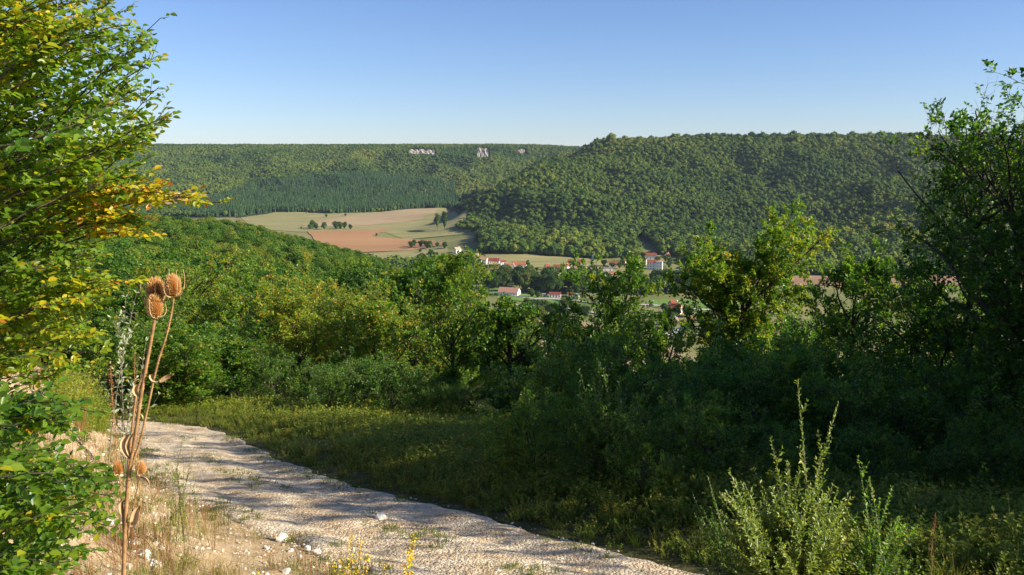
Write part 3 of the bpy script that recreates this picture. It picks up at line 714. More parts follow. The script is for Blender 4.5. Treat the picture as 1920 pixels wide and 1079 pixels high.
def house(u, v, wpx, label, roof='red', wall='white', yaw=0, dm=8, h=4.6, rh=2.6, hip=0, nwin=3, chim=1, cat='house', name='house', shut=False, gwin=1, flat=False):
    p = hit(u, v); mpp = p[1]/FPX; W = max(3.5, wpx*mpp); yawr = R_(yaw)
    if cat == 'house': dm = min(dm, W*.95)
    e = empty(name, (p[0], p[1]+dm*.35, p[2]-.4), yawr, label, cat)
    w2, d2 = W/2, dm/2; h = h+.4
    V, F = box(-w2, w2, -d2, d2, 0, h); parts = [(V, F)]
    if not hip and not flat:
        V = np.array([(-w2, -d2, h), (-w2, d2, h), (-w2, 0, h+rh), (w2, -d2, h), (w2, d2, h), (w2, 0, h+rh)]); parts.append((V, np.array([(0, 2, 1), (3, 4, 5)])))
    V, F = join(parts); obj('wall', mesh('wall', V, F, mats=[WL[wall]]), e)
    o = .35; t = .18; sl = rh/d2; hx = hip*w2
    if flat:
        V, F = box(-w2-.2, w2+.2, -d2-.2, d2+.2, h+.02, h+.35)
    else:
        def slab(sg):
            ev = np.array([(-w2-o, sg*(d2+o), h-o*sl+.05), (w2+o, sg*(d2+o), h-o*sl+.05), (w2+o-hx, 0, h+rh+.05), (-w2-o+hx, 0, h+rh+.05)]); top = ev+np.array([0, 0, t])
            V = np.vstack([ev, top]); f = np.array([(0, 1, 2, 3), (7, 6, 5, 4), (0, 4, 5, 1), (1, 5, 6, 2), (3, 7, 4, 0), (2, 6, 7, 3)]); return V, (f if sg < 0 else f[:, ::-1])
        ps = [slab(-1), slab(1)]
        if hip:
            for s in (-1, 1):
                ps.append((np.array([(s*(w2+o), -d2-o, h-o*sl+.2), (s*(w2+o), d2+o, h-o*sl+.2), (s*(w2+o-hx), 0, h+rh+.2)]), np.array([(0, 1, 2)])))
        V, F = join(ps)
    rf = obj('roof', mesh('roof', V, F, mats=[RF[roof]]), e)
    for k in range(chim):
        cx_ = w2*(.55-.9*k); V, F = box(cx_-.45, cx_+.45, -.4, .4, h+rh*.5, h+rh+1.1); obj('chimney', mesh('chimney', V, F, mats=[WL['stone']]), rf)
    wm = M_shut if shut else M_win
    rows = 2 if h > 5.4 else 1
    if h > 8: rows = 3
    for r in range(rows):
        for k in range(nwin):
            x = (k+.5)/nwin*W-w2; z = (h-.3)*(r+.5)/rows
            if r == 0 and k == nwin//2 and nwin > 1:
                V, F = box(x-.5, x+.5, -d2-.05, -d2+.1, .4, 2.5); obj('door', mesh('door', V, F, mats=[M_shut]), e)
            else:
                V, F = box(x-.5, x+.5, -d2-.04, -d2+.1, z-.55, z+.65); obj('window', mesh('window', V, F, mats=[wm]), e)
        for k in range(gwin):
            y = (k+.5)/gwin*dm-d2; z = (h-.3)*(r+.5)/rows
            for sx_ in (1,):
                V, F = box(sx_*w2-.1, sx_*w2+.04, y-.45, y+.45, z-.5, z+.6); obj('window', mesh('window', V, F, mats=[wm]), e)
    return e
house(757, 497, 22, 'white house with dark red roof standing alone behind the near wooded spur', 'brown', 'white', -12, 9, 4.6, 3.4, nwin=3)
house(770, 498, 8, 'small white annex at the right end of the lone white house', 'brown', 'white', 60, 7, 3.2, 2, nwin=1, chim=0)
house(857, 475, 12, 'small white house with pale brown roof below the field hedge', 'pale', 'white', 35, 9, 5, 3, nwin=2)
house(892, 481, 10, 'low pale roofed shed between the hedge and the row of houses', 'pale', 'stone', -10, 6, 2.4, 1.6, nwin=1, chim=0, cat='shed', name='shed')
house(907, 496, 13, 'square white house with pale orange roof at the left end of the village row', 'pink', 'white', -8, 8, 6.2, 2.2, nwin=2)
house(927, 495, 20, 'long low house with deep red roof right of the square white house', 'crimson', 'white', -6, 8, 3.8, 3.0, nwin=3, chim=2)
house(943, 499, 10, 'narrow white house with a red roof and two chimneys in the village row', 'red', 'white', 10, 8, 5.2, 2.4, nwin=2, chim=2)
house(950, 507, 12, 'tall white house whose gable faces the wood in front of the village', 'red', 'white', 62, 8, 5.6, 3.2, nwin=2, gwin=2)
house(974, 502, 27, 'long house with bright orange roof in the village row', 'orange', 'white', -4, 9, 3.8, 3.4, nwin=4, chim=1)
house(962, 506, 8, 'small white gabled house at the left end of the orange roof', 'orange', 'white', 75, 8, 4.4, 3, nwin=1)
house(1026, 507, 8, 'small cream gabled house with red roof alone between gap trees', 'red', 'cream', 20, 7, 4.0, 3.4, nwin=1)
house(1047, 507, 18, 'dark walled house with red roof right of the small cream one', 'red', 'grey', -8, 8, 3.4, 3.0, nwin=3, chim=2)
house(1062, 507, 11, 'white gabled house between two red roofs', 'red', 'white', 55, 8, 4.6, 3, nwin=2)
house(1079, 500, 28, 'long red roofed farmhouse behind the row on the right', 'red', 'white', -3, 10, 4.8, 3.8, nwin=5)
house(1084, 511, 15, 'white house with pinkish roof in front of the long farmhouse', 'pink', 'white', 4, 8, 4.2, 2.6, nwin=2)
house(1102, 511, 16, 'cream house with pale roof at the right end of the row', 'pale', 'cream', 14, 8, 3.8, 2.4, nwin=2)
house(1117, 486, 12, 'white house with small red roof at the wood edge above the village', 'red', 'white', 58, 7, 5, 2.6, nwin=2)
house(1150, 501, 16, 'red roofed house half hidden by the tall leafy sapling', 'red', 'stone', -5, 8, 4, 3, nwin=2)
house(1140, 508, 18, 'grey low building with flat pale roof beside the red one', 'grey', 'white', -5, 7, 3, .8, nwin=2, chim=0, flat=True, cat='building', name='building')
house(1173, 495, 7, 'tiny cream house on the left of the upper village', 'red', 'cream', 30, 6, 4.2, 2.2, nwin=1)
house(1184, 493, 6, 'tiny cream tower like house beside the tiny cream house', 'pale', 'cream', 20, 5, 5, 2, nwin=1)
house(1221, 486, 20, 'white house with red roof above the big apartment block', 'red', 'white', -10, 9, 4.6, 3.2, nwin=3)
house(1252, 484, 9, 'small red roofed house highest on the right of the village', 'red', 'cream', 50, 7, 4, 2.8, nwin=1)
house(1208, 496, 9, 'brown roofed house touching the left of the apartment block', 'brown', 'white', -20, 8, 5, 2.8, nwin=1)
house(1224, 506, 20, 'tall white house with red roof and rows of windows below the wood', 'red', 'white', -14, 10, 9.0, 2.6, nwin=4, gwin=2, name='apartment_block', cat='building')
house(1237, 507, 12, 'flat roofed white block joined to the right of the tall white house', 'pale', 'white', -14, 12, 10.5, 0, nwin=2, gwin=0, chim=0, flat=True, name='apartment_block', cat='building')
house(1261, 519, 20, 'low bright red roofed house among trees right of the apartment block', 'crimson', 'stone', -6, 8, 2.6, 2.8, nwin=2)
house(1175, 532, 18, 'white gabled house with red roof below the apartment block', 'red', 'white', 48, 10, 5, 3.6, nwin=2, gwin=1)
house(1224, 531, 14, 'white house with orange roof right of the white gabled house', 'orange', 'white', -30, 8, 4, 3, nwin=2)
house(1150, 519, 12, 'small orange roofed house behind the leafy sapling', 'orange', 'stone', 0, 7, 3, 2.4, nwin=1)
house(1179, 546, 11, 'grey roofed shed below the white gabled house', 'grey', 'grey', 25, 7, 2.8, 2, nwin=1, chim=0, cat='shed', name='shed')
house(1205, 541, 14, 'low pale roofed cottage behind the sapling top', 'pale', 'white', 15, 7, 2.8, 2.0, nwin=2)
house(955, 555, 38, 'long barn with pink tiled roof and white right gable by the road', 'pink', 'white', -16, 13, 3.4, 4.2, nwin=3, gwin=1, chim=0, cat='barn', name='barn')
house(1041, 558, 22, 'low white building with dark red roof beyond the round trees', 'crimson', 'white', -6, 8, 3.2, 1.6, nwin=4, chim=0)
house(1070, 558, 12, 'low dark red roofed building at the right of the long low one', 'crimson', 'white', -4, 8, 3.2, 1.6, nwin=2, chim=0)
house(1080, 561, 8, 'small white gabled shed beside the low dark red roof', 'grey', 'white', 65, 6, 3, 2, nwin=1, chim=0, cat='shed', name='shed')
house(1021, 557, 9, 'small grey shed left of the long low white building', 'grey', 'grey', 0, 6, 2.4, .8, nwin=1, chim=0, cat='shed', name='shed')
house(1268, 589, 22, 'red roofed house with a tall cream gable in the near hamlet', 'red', 'cream', -24, 8, 5.2, 3.4, nwin=3, gwin=1)
house(1262, 578, 10, 'dark red hipped barn roof behind the tall cream gabled house', 'red', 'stone', 20, 8, 3.4, 3.2, nwin=1, chim=0, cat='barn', name='barn')
house(1263, 608, 16, 'white cottage with two brown shutters above the gravel yard', 'pale', 'white', 12, 7, 3.6, 1.4, nwin=2, shut=True)
house(1296, 609, 7, 'tiny white house with red roof right of the shuttered cottage', 'red', 'white', 40, 5, 3.0, 1.8, nwin=1, chim=0)
house(1325, 603, 26, 'long dark brown roofed house with white front among the hamlet trees', 'brown', 'white', -6, 9, 2.8, 3.4, nwin=4, shut=True)
house(1345, 590, 12, 'brown roofed barn behind the long brown roofed house', 'brown', 'stone', 30, 8, 3, 2.8, nwin=1, chim=0, cat='barn', name='barn')
house(1453, 592, 12, 'red roofed house glimpsed between the trunks of the oak', 'red', 'stone', 0, 8, 3.5, 3, nwin=2)
house(838, 513, 24, 'long red roof showing just over the wooded spur', 'crimson', 'stone', -8, 8, 2.6, 2.6, nwin=3)
house(815, 506, 9, 'small grey roofed house left of the long red roof behind the spur', 'grey', 'white', 20, 7, 3.5, 2, nwin=1)
# cars
M_tyre = plain('tyre', (.02, .02, .02), .8, .2, .1)
def car(u, v, col, label, yaw, van=0):
    m = plain('car_paint', col, .3, .6, .05, 1); p = hit(u, v)
    e = empty('parked_car', (p[0], p[1], p[2]+.9), R_(yaw), label, 'car')
    prof = [(-2.1, .35), (-2.15, .8), (-1.9, .95), (-1.5, 1.45+van*.5), (.5+van, 1.45+van*.5), (1.2+van*.5, .98), (2.05, .85), (2.15, .4)]
    n = len(prof); V = np.array([(x, y*(.85 if z > 1 else 1), z) for y in (-.85, .85) for x, z in prof])
    bm_f = [np.array([list(range(n))]), np.array([list(range(2*n-1, n-1, -1))]), np.array([(i, n+i, n+(i+1) % n, (i+1) % n) for i in range(n)])]
    obj('body', mesh('body', V, bm_f, mats=[m]), e)
    V, F = box(-1.3, .6, -.87, .87, 1.0, 1.32); obj('window', mesh('window', V, F, mats=[M_win]), e)
    for x in (-1.35, 1.35):
        for y in (-.82, .82):
            th = np.arange(12)*2*np.pi/12; c_ = np.c_[x+.32*np.cos(th), np.zeros(12), .32+.32*np.sin(th)]; V = np.vstack([c_+[0, y-.1, 0], c_+[0, y+.1, 0]])
            F = [np.array([list(range(12))]), np.array([list(range(23, 11, -1))]), np.array([(i, 12+i, 12+(i+1) % 12, (i+1) % 12) for i in range(12)])]
            obj('wheel', mesh('wheel', V, F, mats=[M_tyre]), e)
car(1276, 620, (.03, .12, .50), 'blue parked car at the right end of the gravel yard', 8, .3)
car(1246, 611, (.75, .75, .74), 'white parked car below the shuttered cottage', -25)
car(1252, 616, (.10, .10, .12), 'dark parked car between the yard and the white car', -15)
car(1221, 575, (.08, .08, .09), 'dark car on the road left of the green meadow', 0)
car(1057, 580, (.10, .11, .13), 'dark car on the grey lane below the long low building', 0)
# poles
def pole(u, v, vtop, r, label, mat, arm=True, cat='utility pole'):
    p = hit(u, v); zt = px(u, vtop, p[1])[2]; e = empty('utility_pole', tuple(p), 0, label, cat); H = zt-p[2]
    V, q = tubes(np.array([[[0, 0, -1.], [0, 0, H*.5], [0, 0, H]]]), np.array([[r, r*.85, r*.65]]), 8); obj('post', mesh('post', V, q, mats=[mat], smooth=True), e)
    if arm:
        V, F = box(-.7, .7, -.06, .06, H-.6, H-.45); obj('crossarm', mesh('crossarm', V, F, mats=[mat]), e)
        for x in (-.55, 0, .55):
            V, q = tubes(np.array([[[x, 0, H-.45], [x, 0, H-.2]]]), np.array([[.06, .05]]), 6); obj('insulator', mesh('insulator', V, q, mats=[WL['white']]), e)
M_conc = plain('concrete_post', (.62, .60, .55), .9, .2, .15, 1)
pole(1333, 584, 561, .28, 'pale concrete pole standing at the edge of the green meadow', M_conc)
pole(1048, 646, 600, .2, 'slim pale pole in front of the yellowish round tree', M_conc)
pole(1235, 596, 540, .25, 'brownish tall pole left of the green meadow', plain('wood_post', (.22, .15, .11), .9, .2, .3, 2))
# hay bales in the meadow
for u, v, l in ((1225, 568, 'white wrapped hay bale nearer the pole with the brown post'), (1269, 567, 'white wrapped hay bale in the middle of the green meadow')):
    p = hit(u, v); th = np.arange(14)*2*np.pi/14; c_ = np.c_[.75*np.cos(th), np.zeros(14), .75+.75*np.sin(th)]
    V = np.vstack([c_*[.92, 1, .92]+[0, -.75, .06], c_+[0, -.62, 0], c_+[0, .62, 0], c_*[.92, 1, .92]+[0, .75, .06]]); n = 14
    F = [np.array([list(range(n))]), np.array([list(range(4*n-1, 3*n-1, -1))]), np.array([(k*n+i, (k+1)*n+i, (k+1)*n+(i+1) % n, k*n+(i+1) % n) for k in range(3) for i in range(n)])]
    obj('hay_bale', mesh('hay_bale', V, F, mats=[WL['white']], smooth=True), loc=(p[0], p[1], p[2]+.5), label=l, cat='hay bale', group='hay bales in the meadow')

# ------------------------------------------------------------------ trees of the valley floor, one by one
rng = np.random.default_rng(23)
M_val = leaf_mat('leaf_valley', [(0, (.016, .042, .011)), (.3, (.040, .085, .017)), (.5, (.07, .125, .022)), (.72, (.13, .155, .03)), (.9, (.16, .13, .03)), (1, (.2, .1, .03))], .1, .8, .1, rnd=.45)
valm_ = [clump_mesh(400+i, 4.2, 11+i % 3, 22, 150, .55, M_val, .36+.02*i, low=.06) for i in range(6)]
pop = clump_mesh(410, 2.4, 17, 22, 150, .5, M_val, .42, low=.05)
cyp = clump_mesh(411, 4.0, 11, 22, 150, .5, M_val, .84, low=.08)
nv = 0
def vtree(u, v, s, label, me=None, group=None):
    global nv
    p = hit(u, v); o = obj('valley_tree', me or valm_[nv % 6], label=label, cat='tree', group=group); nv += 1
    o.location = (p[0], p[1], p[2]-.4); o.rotation_euler = (0, 0, rng.random()*6.28); o.scale = (s*1.2, s*1.2, s*(.85+.25*rng.random()))
def fill(poly, n, s, label, group, mind=4.):
    U = [q[0] for q in poly]; Vv = [q[1] for q in poly]; got = []; tries = 0
    while len(got) < n and tries < n*40:
        tries += 1; u = rng.uniform(min(U), max(U)); v = rng.uniform(min(Vv), max(Vv))
        if not in_poly(np.array([u]), np.array([v]), poly)[0]: continue
        if any(abs(u-a) < mind and abs(v-b_) < mind*.35 for a, b_ in got): continue
        got.append((u, v)); vtree(u, v, s*rng.uniform(.75, 1.3), label, group=group)
fill([(865, 523), (940, 527), (1120, 532), (1155, 548), (1090, 553), (1000, 551), (930, 543), (880, 537)], 60, 1.45, 'dark rounded tree in the wooded strip between village and barn', 'trees of the strip between village and barn')
fill([(1130, 538), (1200, 546), (1250, 530), (1300, 526), (1400, 530), (1400, 556), (1240, 558), (1140, 552)], 40, 1.45, 'rounded tree in the belt behind the green meadow', 'trees of the belt behind the green meadow')
fill([(955, 578), (1110, 582), (1100, 600), (1000, 608), (960, 604)], 18, .95, 'rounded tree on the dry ground below the lane', 'trees below the grey lane')
fill([(1240, 584), (1290, 592), (1400, 606), (1400, 630), (1300, 632), (1230, 606)], 22, .8, 'garden tree among the houses of the near hamlet', 'garden trees of the near hamlet')
fill([(780, 484), (900, 486), (905, 506), (830, 512), (780, 508)], 24, .95, 'garden tree between the lone white house and the village row', 'garden trees left of the village row')
fill([(1110, 486), (1280, 480), (1300, 508), (1200, 512), (1120, 500)], 24, .72, 'garden tree among the upper village houses', 'garden trees of the upper village')
fill([(900, 500), (1110, 512), (1110, 517), (900, 507)], 14, .45, 'low garden tree in front of the village row', 'low garden trees before the village row')
fill([(578, 432), (660, 432), (655, 427), (590, 427)], 12, 1.0, 'small tree of the clump standing in the far pasture', 'clump of small trees in the far pasture')
fill([(765, 466), (835, 470), (838, 462), (780, 460)], 12, .8, 'small tree in the hedge at the foot of the ploughed field', 'hedge trees at the foot of the ploughed field')
for u, v, s, l, m_ in ((820, 430, 1.9, 'tall narrow poplar on the left of the pair by the field corner', pop), (834, 431, 2.1, 'tall narrow poplar on the right of the pair by the field corner', pop),
    (771, 464, 1.0, 'broad dark tree at the left end of the field hedge', None), (788, 474, .5, 'single small round bush in the ploughed field', None), (706, 443, .45, 'low bush on the border of ploughed field and pasture', None),
    (612, 408, .7, 'single round tree in front of the conifers', None), (648, 406, .6, 'small tree in the pasture just right of the round one', None), (565, 430, .4, 'small bush left of the clump in the far pasture', None),
    (1001, 612, 1.5, 'broad yellow green tree behind the ivy covered trunk', cyp), (1019, 607, 1.1, 'small yellowish tree beside the broad yellow green one', cyp), (985, 600, .9, 'dark green tree left of the broad yellow one', None),
    (997, 558, .75, 'pale round tree just right of the long barn', None), (1009, 559, .65, 'small pale round tree beside the low white building', None),
    (990, 506, .9, 'dark pointed tree at the right end of the orange roof', pop), (1060, 566, .7, 'leafy tree hiding part of the low red roofed building', None)):
    vtree(u, v, s, l, m_)
# ------------------------------------------------------------------ near trees, each from its own pixel column and distance
def near_tree(u, d, vtop, Rc, seed, label, group=None, name='oak_tree', cat='tree', dz=0, **kw):
    p = px(u, 600, d); z = G1(p[0], p[1])-.1+dz; H = (px(u, vtop, d)[2]-z)/.99
    ms = tree_mesh(seed, H=H, Rc=Rc, **kw)
    return put_tree(name, ms, (p[0], p[1], z), 0, 1, label, group, cat)
env_open = lambda t: .55+.75*np.sin(np.clip(t, 0, 1)*np.pi)**.7
near_tree(1935, 19, 140, 2.6, 1, 'tall oak at the right edge with sunlit top and dark lower crown', t0=.22, nb=30, n2=8, n3=5, nl=18, ls=.125, sr=.02, lean=(.0, .02), density=.5, tint0=.38, yellow=.04, envp=lambda t: .8+.7*np.sin(np.clip((t-.15)/.95, 0, 1)*2.7))
near_tree(1800, 20.5, 200, 1.45, 41, 'second stem of the tall right oak with drooping left boughs', t0=.38, nb=22, n2=7, n3=5, nl=18, ls=.125, sr=.013, tint0=.40, yellow=.03, density=.75, envp=lambda t: .5+1.0*np.sin(np.clip((t-.35)/.7, 0, 1)*2.6))  # left bough mass of the tall right oak, added as its own stem
near_tree(1405, 27, 400, 2.2, 2, 'round topped oak with forked pale branches standing out against the hill', t0=.30, nb=28, n2=9, n3=5, nl=32, ls=.14, sr=.022, density=1.0, tint0=.60, yellow=.08, envp=lambda t: .25+1.1*np.sin(np.clip((t-.2)/.95, 0, 1)*2.55))
near_tree(1150, 25, 478, 1.65, 3, 'slim leafy young oak with open crown in front of the village', t0=.2, nb=24, n2=7, n3=5, nl=24, ls=.13, sr=.02, density=.95, tint0=.50, yellow=.05, stems=2, envp=lambda t: .25+1.1*np.sin(np.clip((t-.2)/.95, 0, 1)*2.55))
near_tree(1590, 24, 470, 1.6, 4, 'oak right of the forked oak with bright top and dark foot', t0=.12, nb=22, n2=7, n3=5, nl=20, ls=.12, sr=.018, tint0=.48, yellow=.04)
near_tree(1690, 23, 498, 1.5, 5, 'bushy oak with pale shoots between two taller oaks on the right', t0=.1, nb=22, n2=7, n3=5, nl=18, ls=.11, sr=.018, tint0=.46, stems=2)
near_tree(555, 34, 512, 3.3, 6, 'broad bright yellow green oak beyond the verge on the left', t0=.10, nb=26, n2=8, n3=6, nl=22, ls=.14, sr=.02, tint0=.62, yellow=.10)
near_tree(850, 30, 476, 1.8, 7, 'tall thin topped oak with a few orange leaves above the verge', t0=.15, nb=24, n2=7, n3=5, nl=20, ls=.125, sr=.016, tint0=.48, yellow=.13)
near_tree(700, 33, 556, 1.9, 8, 'oak with orange tinted outer leaves behind the verge', t0=.1, nb=22, n2=8, n3=5, nl=20, ls=.13, tint0=.60, yellow=.20)
near_tree(955, 29, 560, 1.3, 9, 'small oak with sparse right side above the dark shrubs', t0=.08, nb=20, n2=7, n3=5, nl=18, ls=.12, tint0=.44, density=.8, yellow=.08)
near_tree(410, 31, 575, 2.6, 10, 'dense green tree left of the broad yellow green oak', name='broadleaf_tree', t0=.04, nb=24, n2=8, n3=6, nl=22, ls=.13, tint0=.52)
near_tree(310, 27, 590, 2.3, 11, 'dark green tree right behind the teasel heads', name='broadleaf_tree', t0=.04, nb=24, n2=8, n3=6, nl=22, ls=.12, tint0=.48)
near_tree(245, 38, 520, 2.8, 12, 'large dark leafed tree behind the silver leaved sapling', name='broadleaf_tree', t0=.05, nb=24, n2=8, n3=6, nl=22, ls=.14, tint0=.46)
near_tree(470, 44, 520, 3.2, 13, 'green tree filling the gap behind the dense green one', name='broadleaf_tree', t0=.06, nb=26, n2=8, n3=6, nl=20, ls=.16, tint0=.50)
near_tree(640, 45, 530, 3.0, 14, 'green tree rising behind the broad yellow green oak', name='broadleaf_tree', t0=.06, nb=26, n2=8, n3=6, nl=20, ls=.16, tint0=.50, yellow=.10)
near_tree(775, 42, 555, 2.8, 15, 'tree with yellow outer leaves behind the thin topped oak', name='broadleaf_tree', t0=.06, nb=26, n2=8, n3=6, nl=20, ls=.16, tint0=.55, yellow=.16)
near_tree(340, 50, 480, 3.6, 16, 'tree with brownish crown above the teasel heads', name='broadleaf_tree', t0=.06, nb=26, n2=8, n3=6, nl=20, ls=.17, tint0=.62, yellow=.16)
near_tree(1490, 29, 590, 1.6, 17, 'low dark oak behind the right branches of the forked oak', t0=.08, nb=20, n2=7, n3=5, nl=18, ls=.13, tint0=.42)
near_tree(1290, 28, 665, 1.6, 18, 'low bushy oak left of the forked oak trunk', t0=.05, nb=20, n2=7, n3=5, nl=18, ls=.12, tint0=.45)
near_tree(1775, 21, 560, 2.0, 19, 'dark oak in shade under the branches of the tall right oak', t0=.06, nb=22, n2=8, n3=5, nl=20, ls=.11, tint0=.36)
near_tree(1980, 17, 400, 2.2, 20, 'dark oak half outside the right edge', t0=.06, nb=22, n2=8, n3=5, nl=20, ls=.11, tint0=.36)
near_tree(1085, 27, 610, 1.3, 42, 'low green oak between the ivy covered trunk and the slim young oak', t0=.05, nb=18, n2=7, n3=5, nl=20, ls=.12, tint0=.46)
near_tree(1225, 26, 600, 1.2, 43, 'low green oak just right of the slim young oak', t0=.05, nb=18, n2=7, n3=5, nl=20, ls=.12, tint0=.48)
# ivy clad dead trunk
p = px(1030, 700, 25); z = G1(p[0], p[1]); H = px(1030, 592, 25)[2]-z
e = empty('dead_tree', (p[0], p[1], z), 0, 'bare dark trunk wrapped in bright ivy left of the slim young oak', 'tree')
s = np.linspace(0, 1, 10); rng = np.random.default_rng(5)
pth = np.c_[.12*np.sin(s*4), .05*s, s*H]
V, q = tubes(pth[None], (.15-.05*s)[None], 8); V2, q2 = tubes(np.array([[pth[6], pth[6]+[.3, 0, .25], pth[6]+[.45, 0, .55]], [pth[4], pth[4]+[-.3, 0, .2], pth[4]+[-.55, .1, .3]]]), np.array([[.05, .04, .02]]*2), 5)
V, F = join([(V, q), (V2, q2)]); obj('trunk', mesh('trunk', V, F, mats=[M_bark], smooth=True), e)
n = 1500; t_ = rng.random(n)**.8; P = np.c_[np.interp(t_, s, pth[:, 0]), np.interp(t_, s, pth[:, 1]), t_*H]; o = rand_unit(n, rng)*[1, 1, .3]; P = P+o*.22+np.array([.14, 0, 0])*rng.random((n, 1))
V, F, k = leaves(P, rand_unit(n, rng)+[0, 0, -.5], o+rand_unit(n, rng)*.4, .10*(.6+.7*rng.random(n)), width=.9)
obj('ivy', mesh('ivy', V, F, mats=[M_near], tint=np.repeat(.60+rng.normal(0, .1, n), k)), e)
# fuller thicket on the shaded side
shade = [(tree_mesh(60+i, H=3.0, Rc=1.5, nb=20, n2=7, n3=5, nl=16, ls=.09, t0=.0, tint0=.44, stems=3, sr=.012)) for i in range(4)]
rng = np.random.default_rng(31); cnt = 0
def thicket(n, u0, u1, d0, d1, s0, s1, label, group, mind=1.3):
    got = []; tr = 0
    while len(got) < n and tr < n*40:
        tr += 1; d = rng.uniform(d0, d1); u = rng.uniform(u0, u1); p = px(u, 700, d)
        sdv, kk_ = track_side(np.array([p[0]]), np.array([p[1]]))
        if sdv[0] > -(TC[kk_[0], 2]+.9): continue
        if any((p[0]-a)**2+(p[1]-b_)**2 < mind**2 for a, b_ in got): continue
        got.append((p[0], p[1])); s = rng.uniform(s0, s1); z = G1(p[0], p[1])-.15
        global cnt
        e = put_tree('shrub', shade[cnt % 4], (p[0], p[1], z), rng.random()*6.28, s, label, group, 'shrub'); cnt += 1
thicket(34, 1000, 1950, 13, 23, .62, 1.05, 'dark leafy shrub in the shade under the oaks on the right', 'dark shrubs in shade under the oaks', 1.2)
thicket(16, 600, 1050, 23, 29, .45, .75, 'low leafy shrub along the foot of the trees behind the verge', 'shrubs along the foot of the trees behind the verge', 1.3)
thicket(9, 230, 600, 27, 33, .5, .75, 'low green shrub between the verge and the left trees', 'shrubs between the verge and the left trees', 1.5)
thicket(20, 880, 1950, 10.2, 14, .30, .5, 'knee high shrub on the shaded far edge of the track', 'knee high shrubs beside the shaded track', 1.0)
# trees that stand outside the right edge and shade the foreground
big = [tree_mesh(80+i, H=9, Rc=3.2, nb=24, n2=8, n3=5, nl=18, ls=.15, t0=.1, sr=.02, envp=lambda t: .6+.9*np.sin(np.clip(t, 0, 1)*2.5)) for i in range(2)]
OFF = [(10.2, 8.6, .74), (11.4, 10.2, .98), (12.5, 12, 1.0), (12.6, 14, 1.0), (8.6, 2.6, .42), (11, 6.8, .5), (16, 17.5, 1.15), (24, 25, .85), (10.8, 7.3, .62), (9.2, 4.4, .24), (12.6, 12.7, 1.05), (13, 10.9, 1.15), (15, 9, 1.0), (16, 13.6, 1.3), (14.6, 16, 1.05), (7.4, 1.2, .3)]
for i, (x, y, s) in enumerate(OFF):
    put_tree('oak_tree', big[i % 2], (x, y, G1(x, y)-.1), i*1.7, s, 'large oak of the wood just outside the right edge', 'oaks outside the right edge', 'tree')

# ------------------------------------------------------------------ left foreground tree: branches reaching in from outside the frame
rng = np.random.default_rng(77)
def spray_tree(specs, leaf=.05, twig=.24, ntw=20, per=8, wood_r=.006, rngs=rng, yellow=None, widthl=.62, pair=0.0, upn=.8):
    Wv = []; tubesl = []; Lp = []; Ld = []; Ln = []; Ls = []; Lt = []
    for (P0, P1, sag, tint, r0, dens) in specs:
        P0 = np.array(P0); P1 = np.array(P1); L = np.linalg.norm(P1-P0); K = 12; s = np.linspace(0, 1, K)
        mid = rngs.normal(0, .05*L, 3)
        path = P0+(P1-P0)*s[:, None]+np.array([0, 0, 1])*(sag*L*np.sin(s*np.pi))[:, None]+mid*np.sin(s*np.pi*1.3)[:, None]*.6+np.cumsum(rngs.normal(0, .006*L, (K, 3)), 0)*np.minimum(s*3, 1)[:, None]
        tubesl.append(tubes(path[None], (r0*(1-.85*s)+.0012)[None], 5))
        tg = unit(np.gradient(path, axis=0)); pn = unit(np.array([0, 0, 1.])+rngs.normal(0, .35, 3))
        n = int(ntw*dens*L/1.2)+3; f = np.sort(rngs.uniform(.22, 1, n))
        for i, t in enumerate(f):
            j = min(int(t*(K-1)), K-2); fr = t*(K-1)-j; b = path[j]*(1-fr)+path[j+1]*fr; d = tg[j]
            sd_ = unit(np.cross(d, pn))*(1 if i % 2 else -1)
            dirn = unit(d*(.7+.4*t)+sd_*(1.0-.35*t)+rngs.normal(0, .18, 3)); ln = twig*(1.12-t)**.6*(.6+.7*rngs.random())
            k = 4; ss = np.linspace(0, 1, k)[:, None]
            tp = b+dirn*ln*ss+np.array([0, 0, .08*ln])*ss**2+rngs.normal(0, .008, 3)*ss
            tubesl.append(tubes(tp[None], np.array([[.0022, .0018, .0014, .0009]]), 3))
            m = max(3, int(per*ln/twig)+2); tt = np.linspace(.15, 1, m)
            for q_, ta in enumerate(tt):
                pt = b+dirn*ln*ta+np.array([0, 0, .08*ln])*ta**2
                s2 = unit(np.cross(dirn, pn))*(1 if q_ % 2 else -1)
                dl = unit(dirn*(.75 if ta < 1 else 2)+s2*.85+rngs.normal(0, .28, 3)+np.array([0, 0, -.12]))
                Lp.append(pt); Ld.append(dl); Ln.append(unit(pn*upn+rngs.normal(0, .42, 3)+np.array([.25, -.1, .1]))); Ls.append(leaf*(.55+.65*rngs.random())*(1.05-.35*t)); Lt.append(tint+rngs.normal(0, .10)+(.28 if rngs.random() < .05 else 0))
    V, F, k = leaves(np.array(Lp), np.array(Ld), np.array(Ln), np.array(Ls), 'oval', width=widthl, fold=.13, droop=.14)
    cm = mesh('leaves', V, F, tint=np.repeat(np.array(Lt), k), smooth=True)
    V, F = join(tubesl); return mesh('branches', V, F, mats=[M_bark], smooth=True), cm
def bedge(v):  # right outline of the crown in pixels
    return float(np.interp(v, [-60, 0, 60, 100, 165, 215, 260, 300, 345, 420, 470, 530, 560, 610, 650, 690, 720], [190, 205, 285, 262, 300, 308, 280, 262, 250, 270, 215, 205, 212, 195, 190, 150, 120]))
specs = []
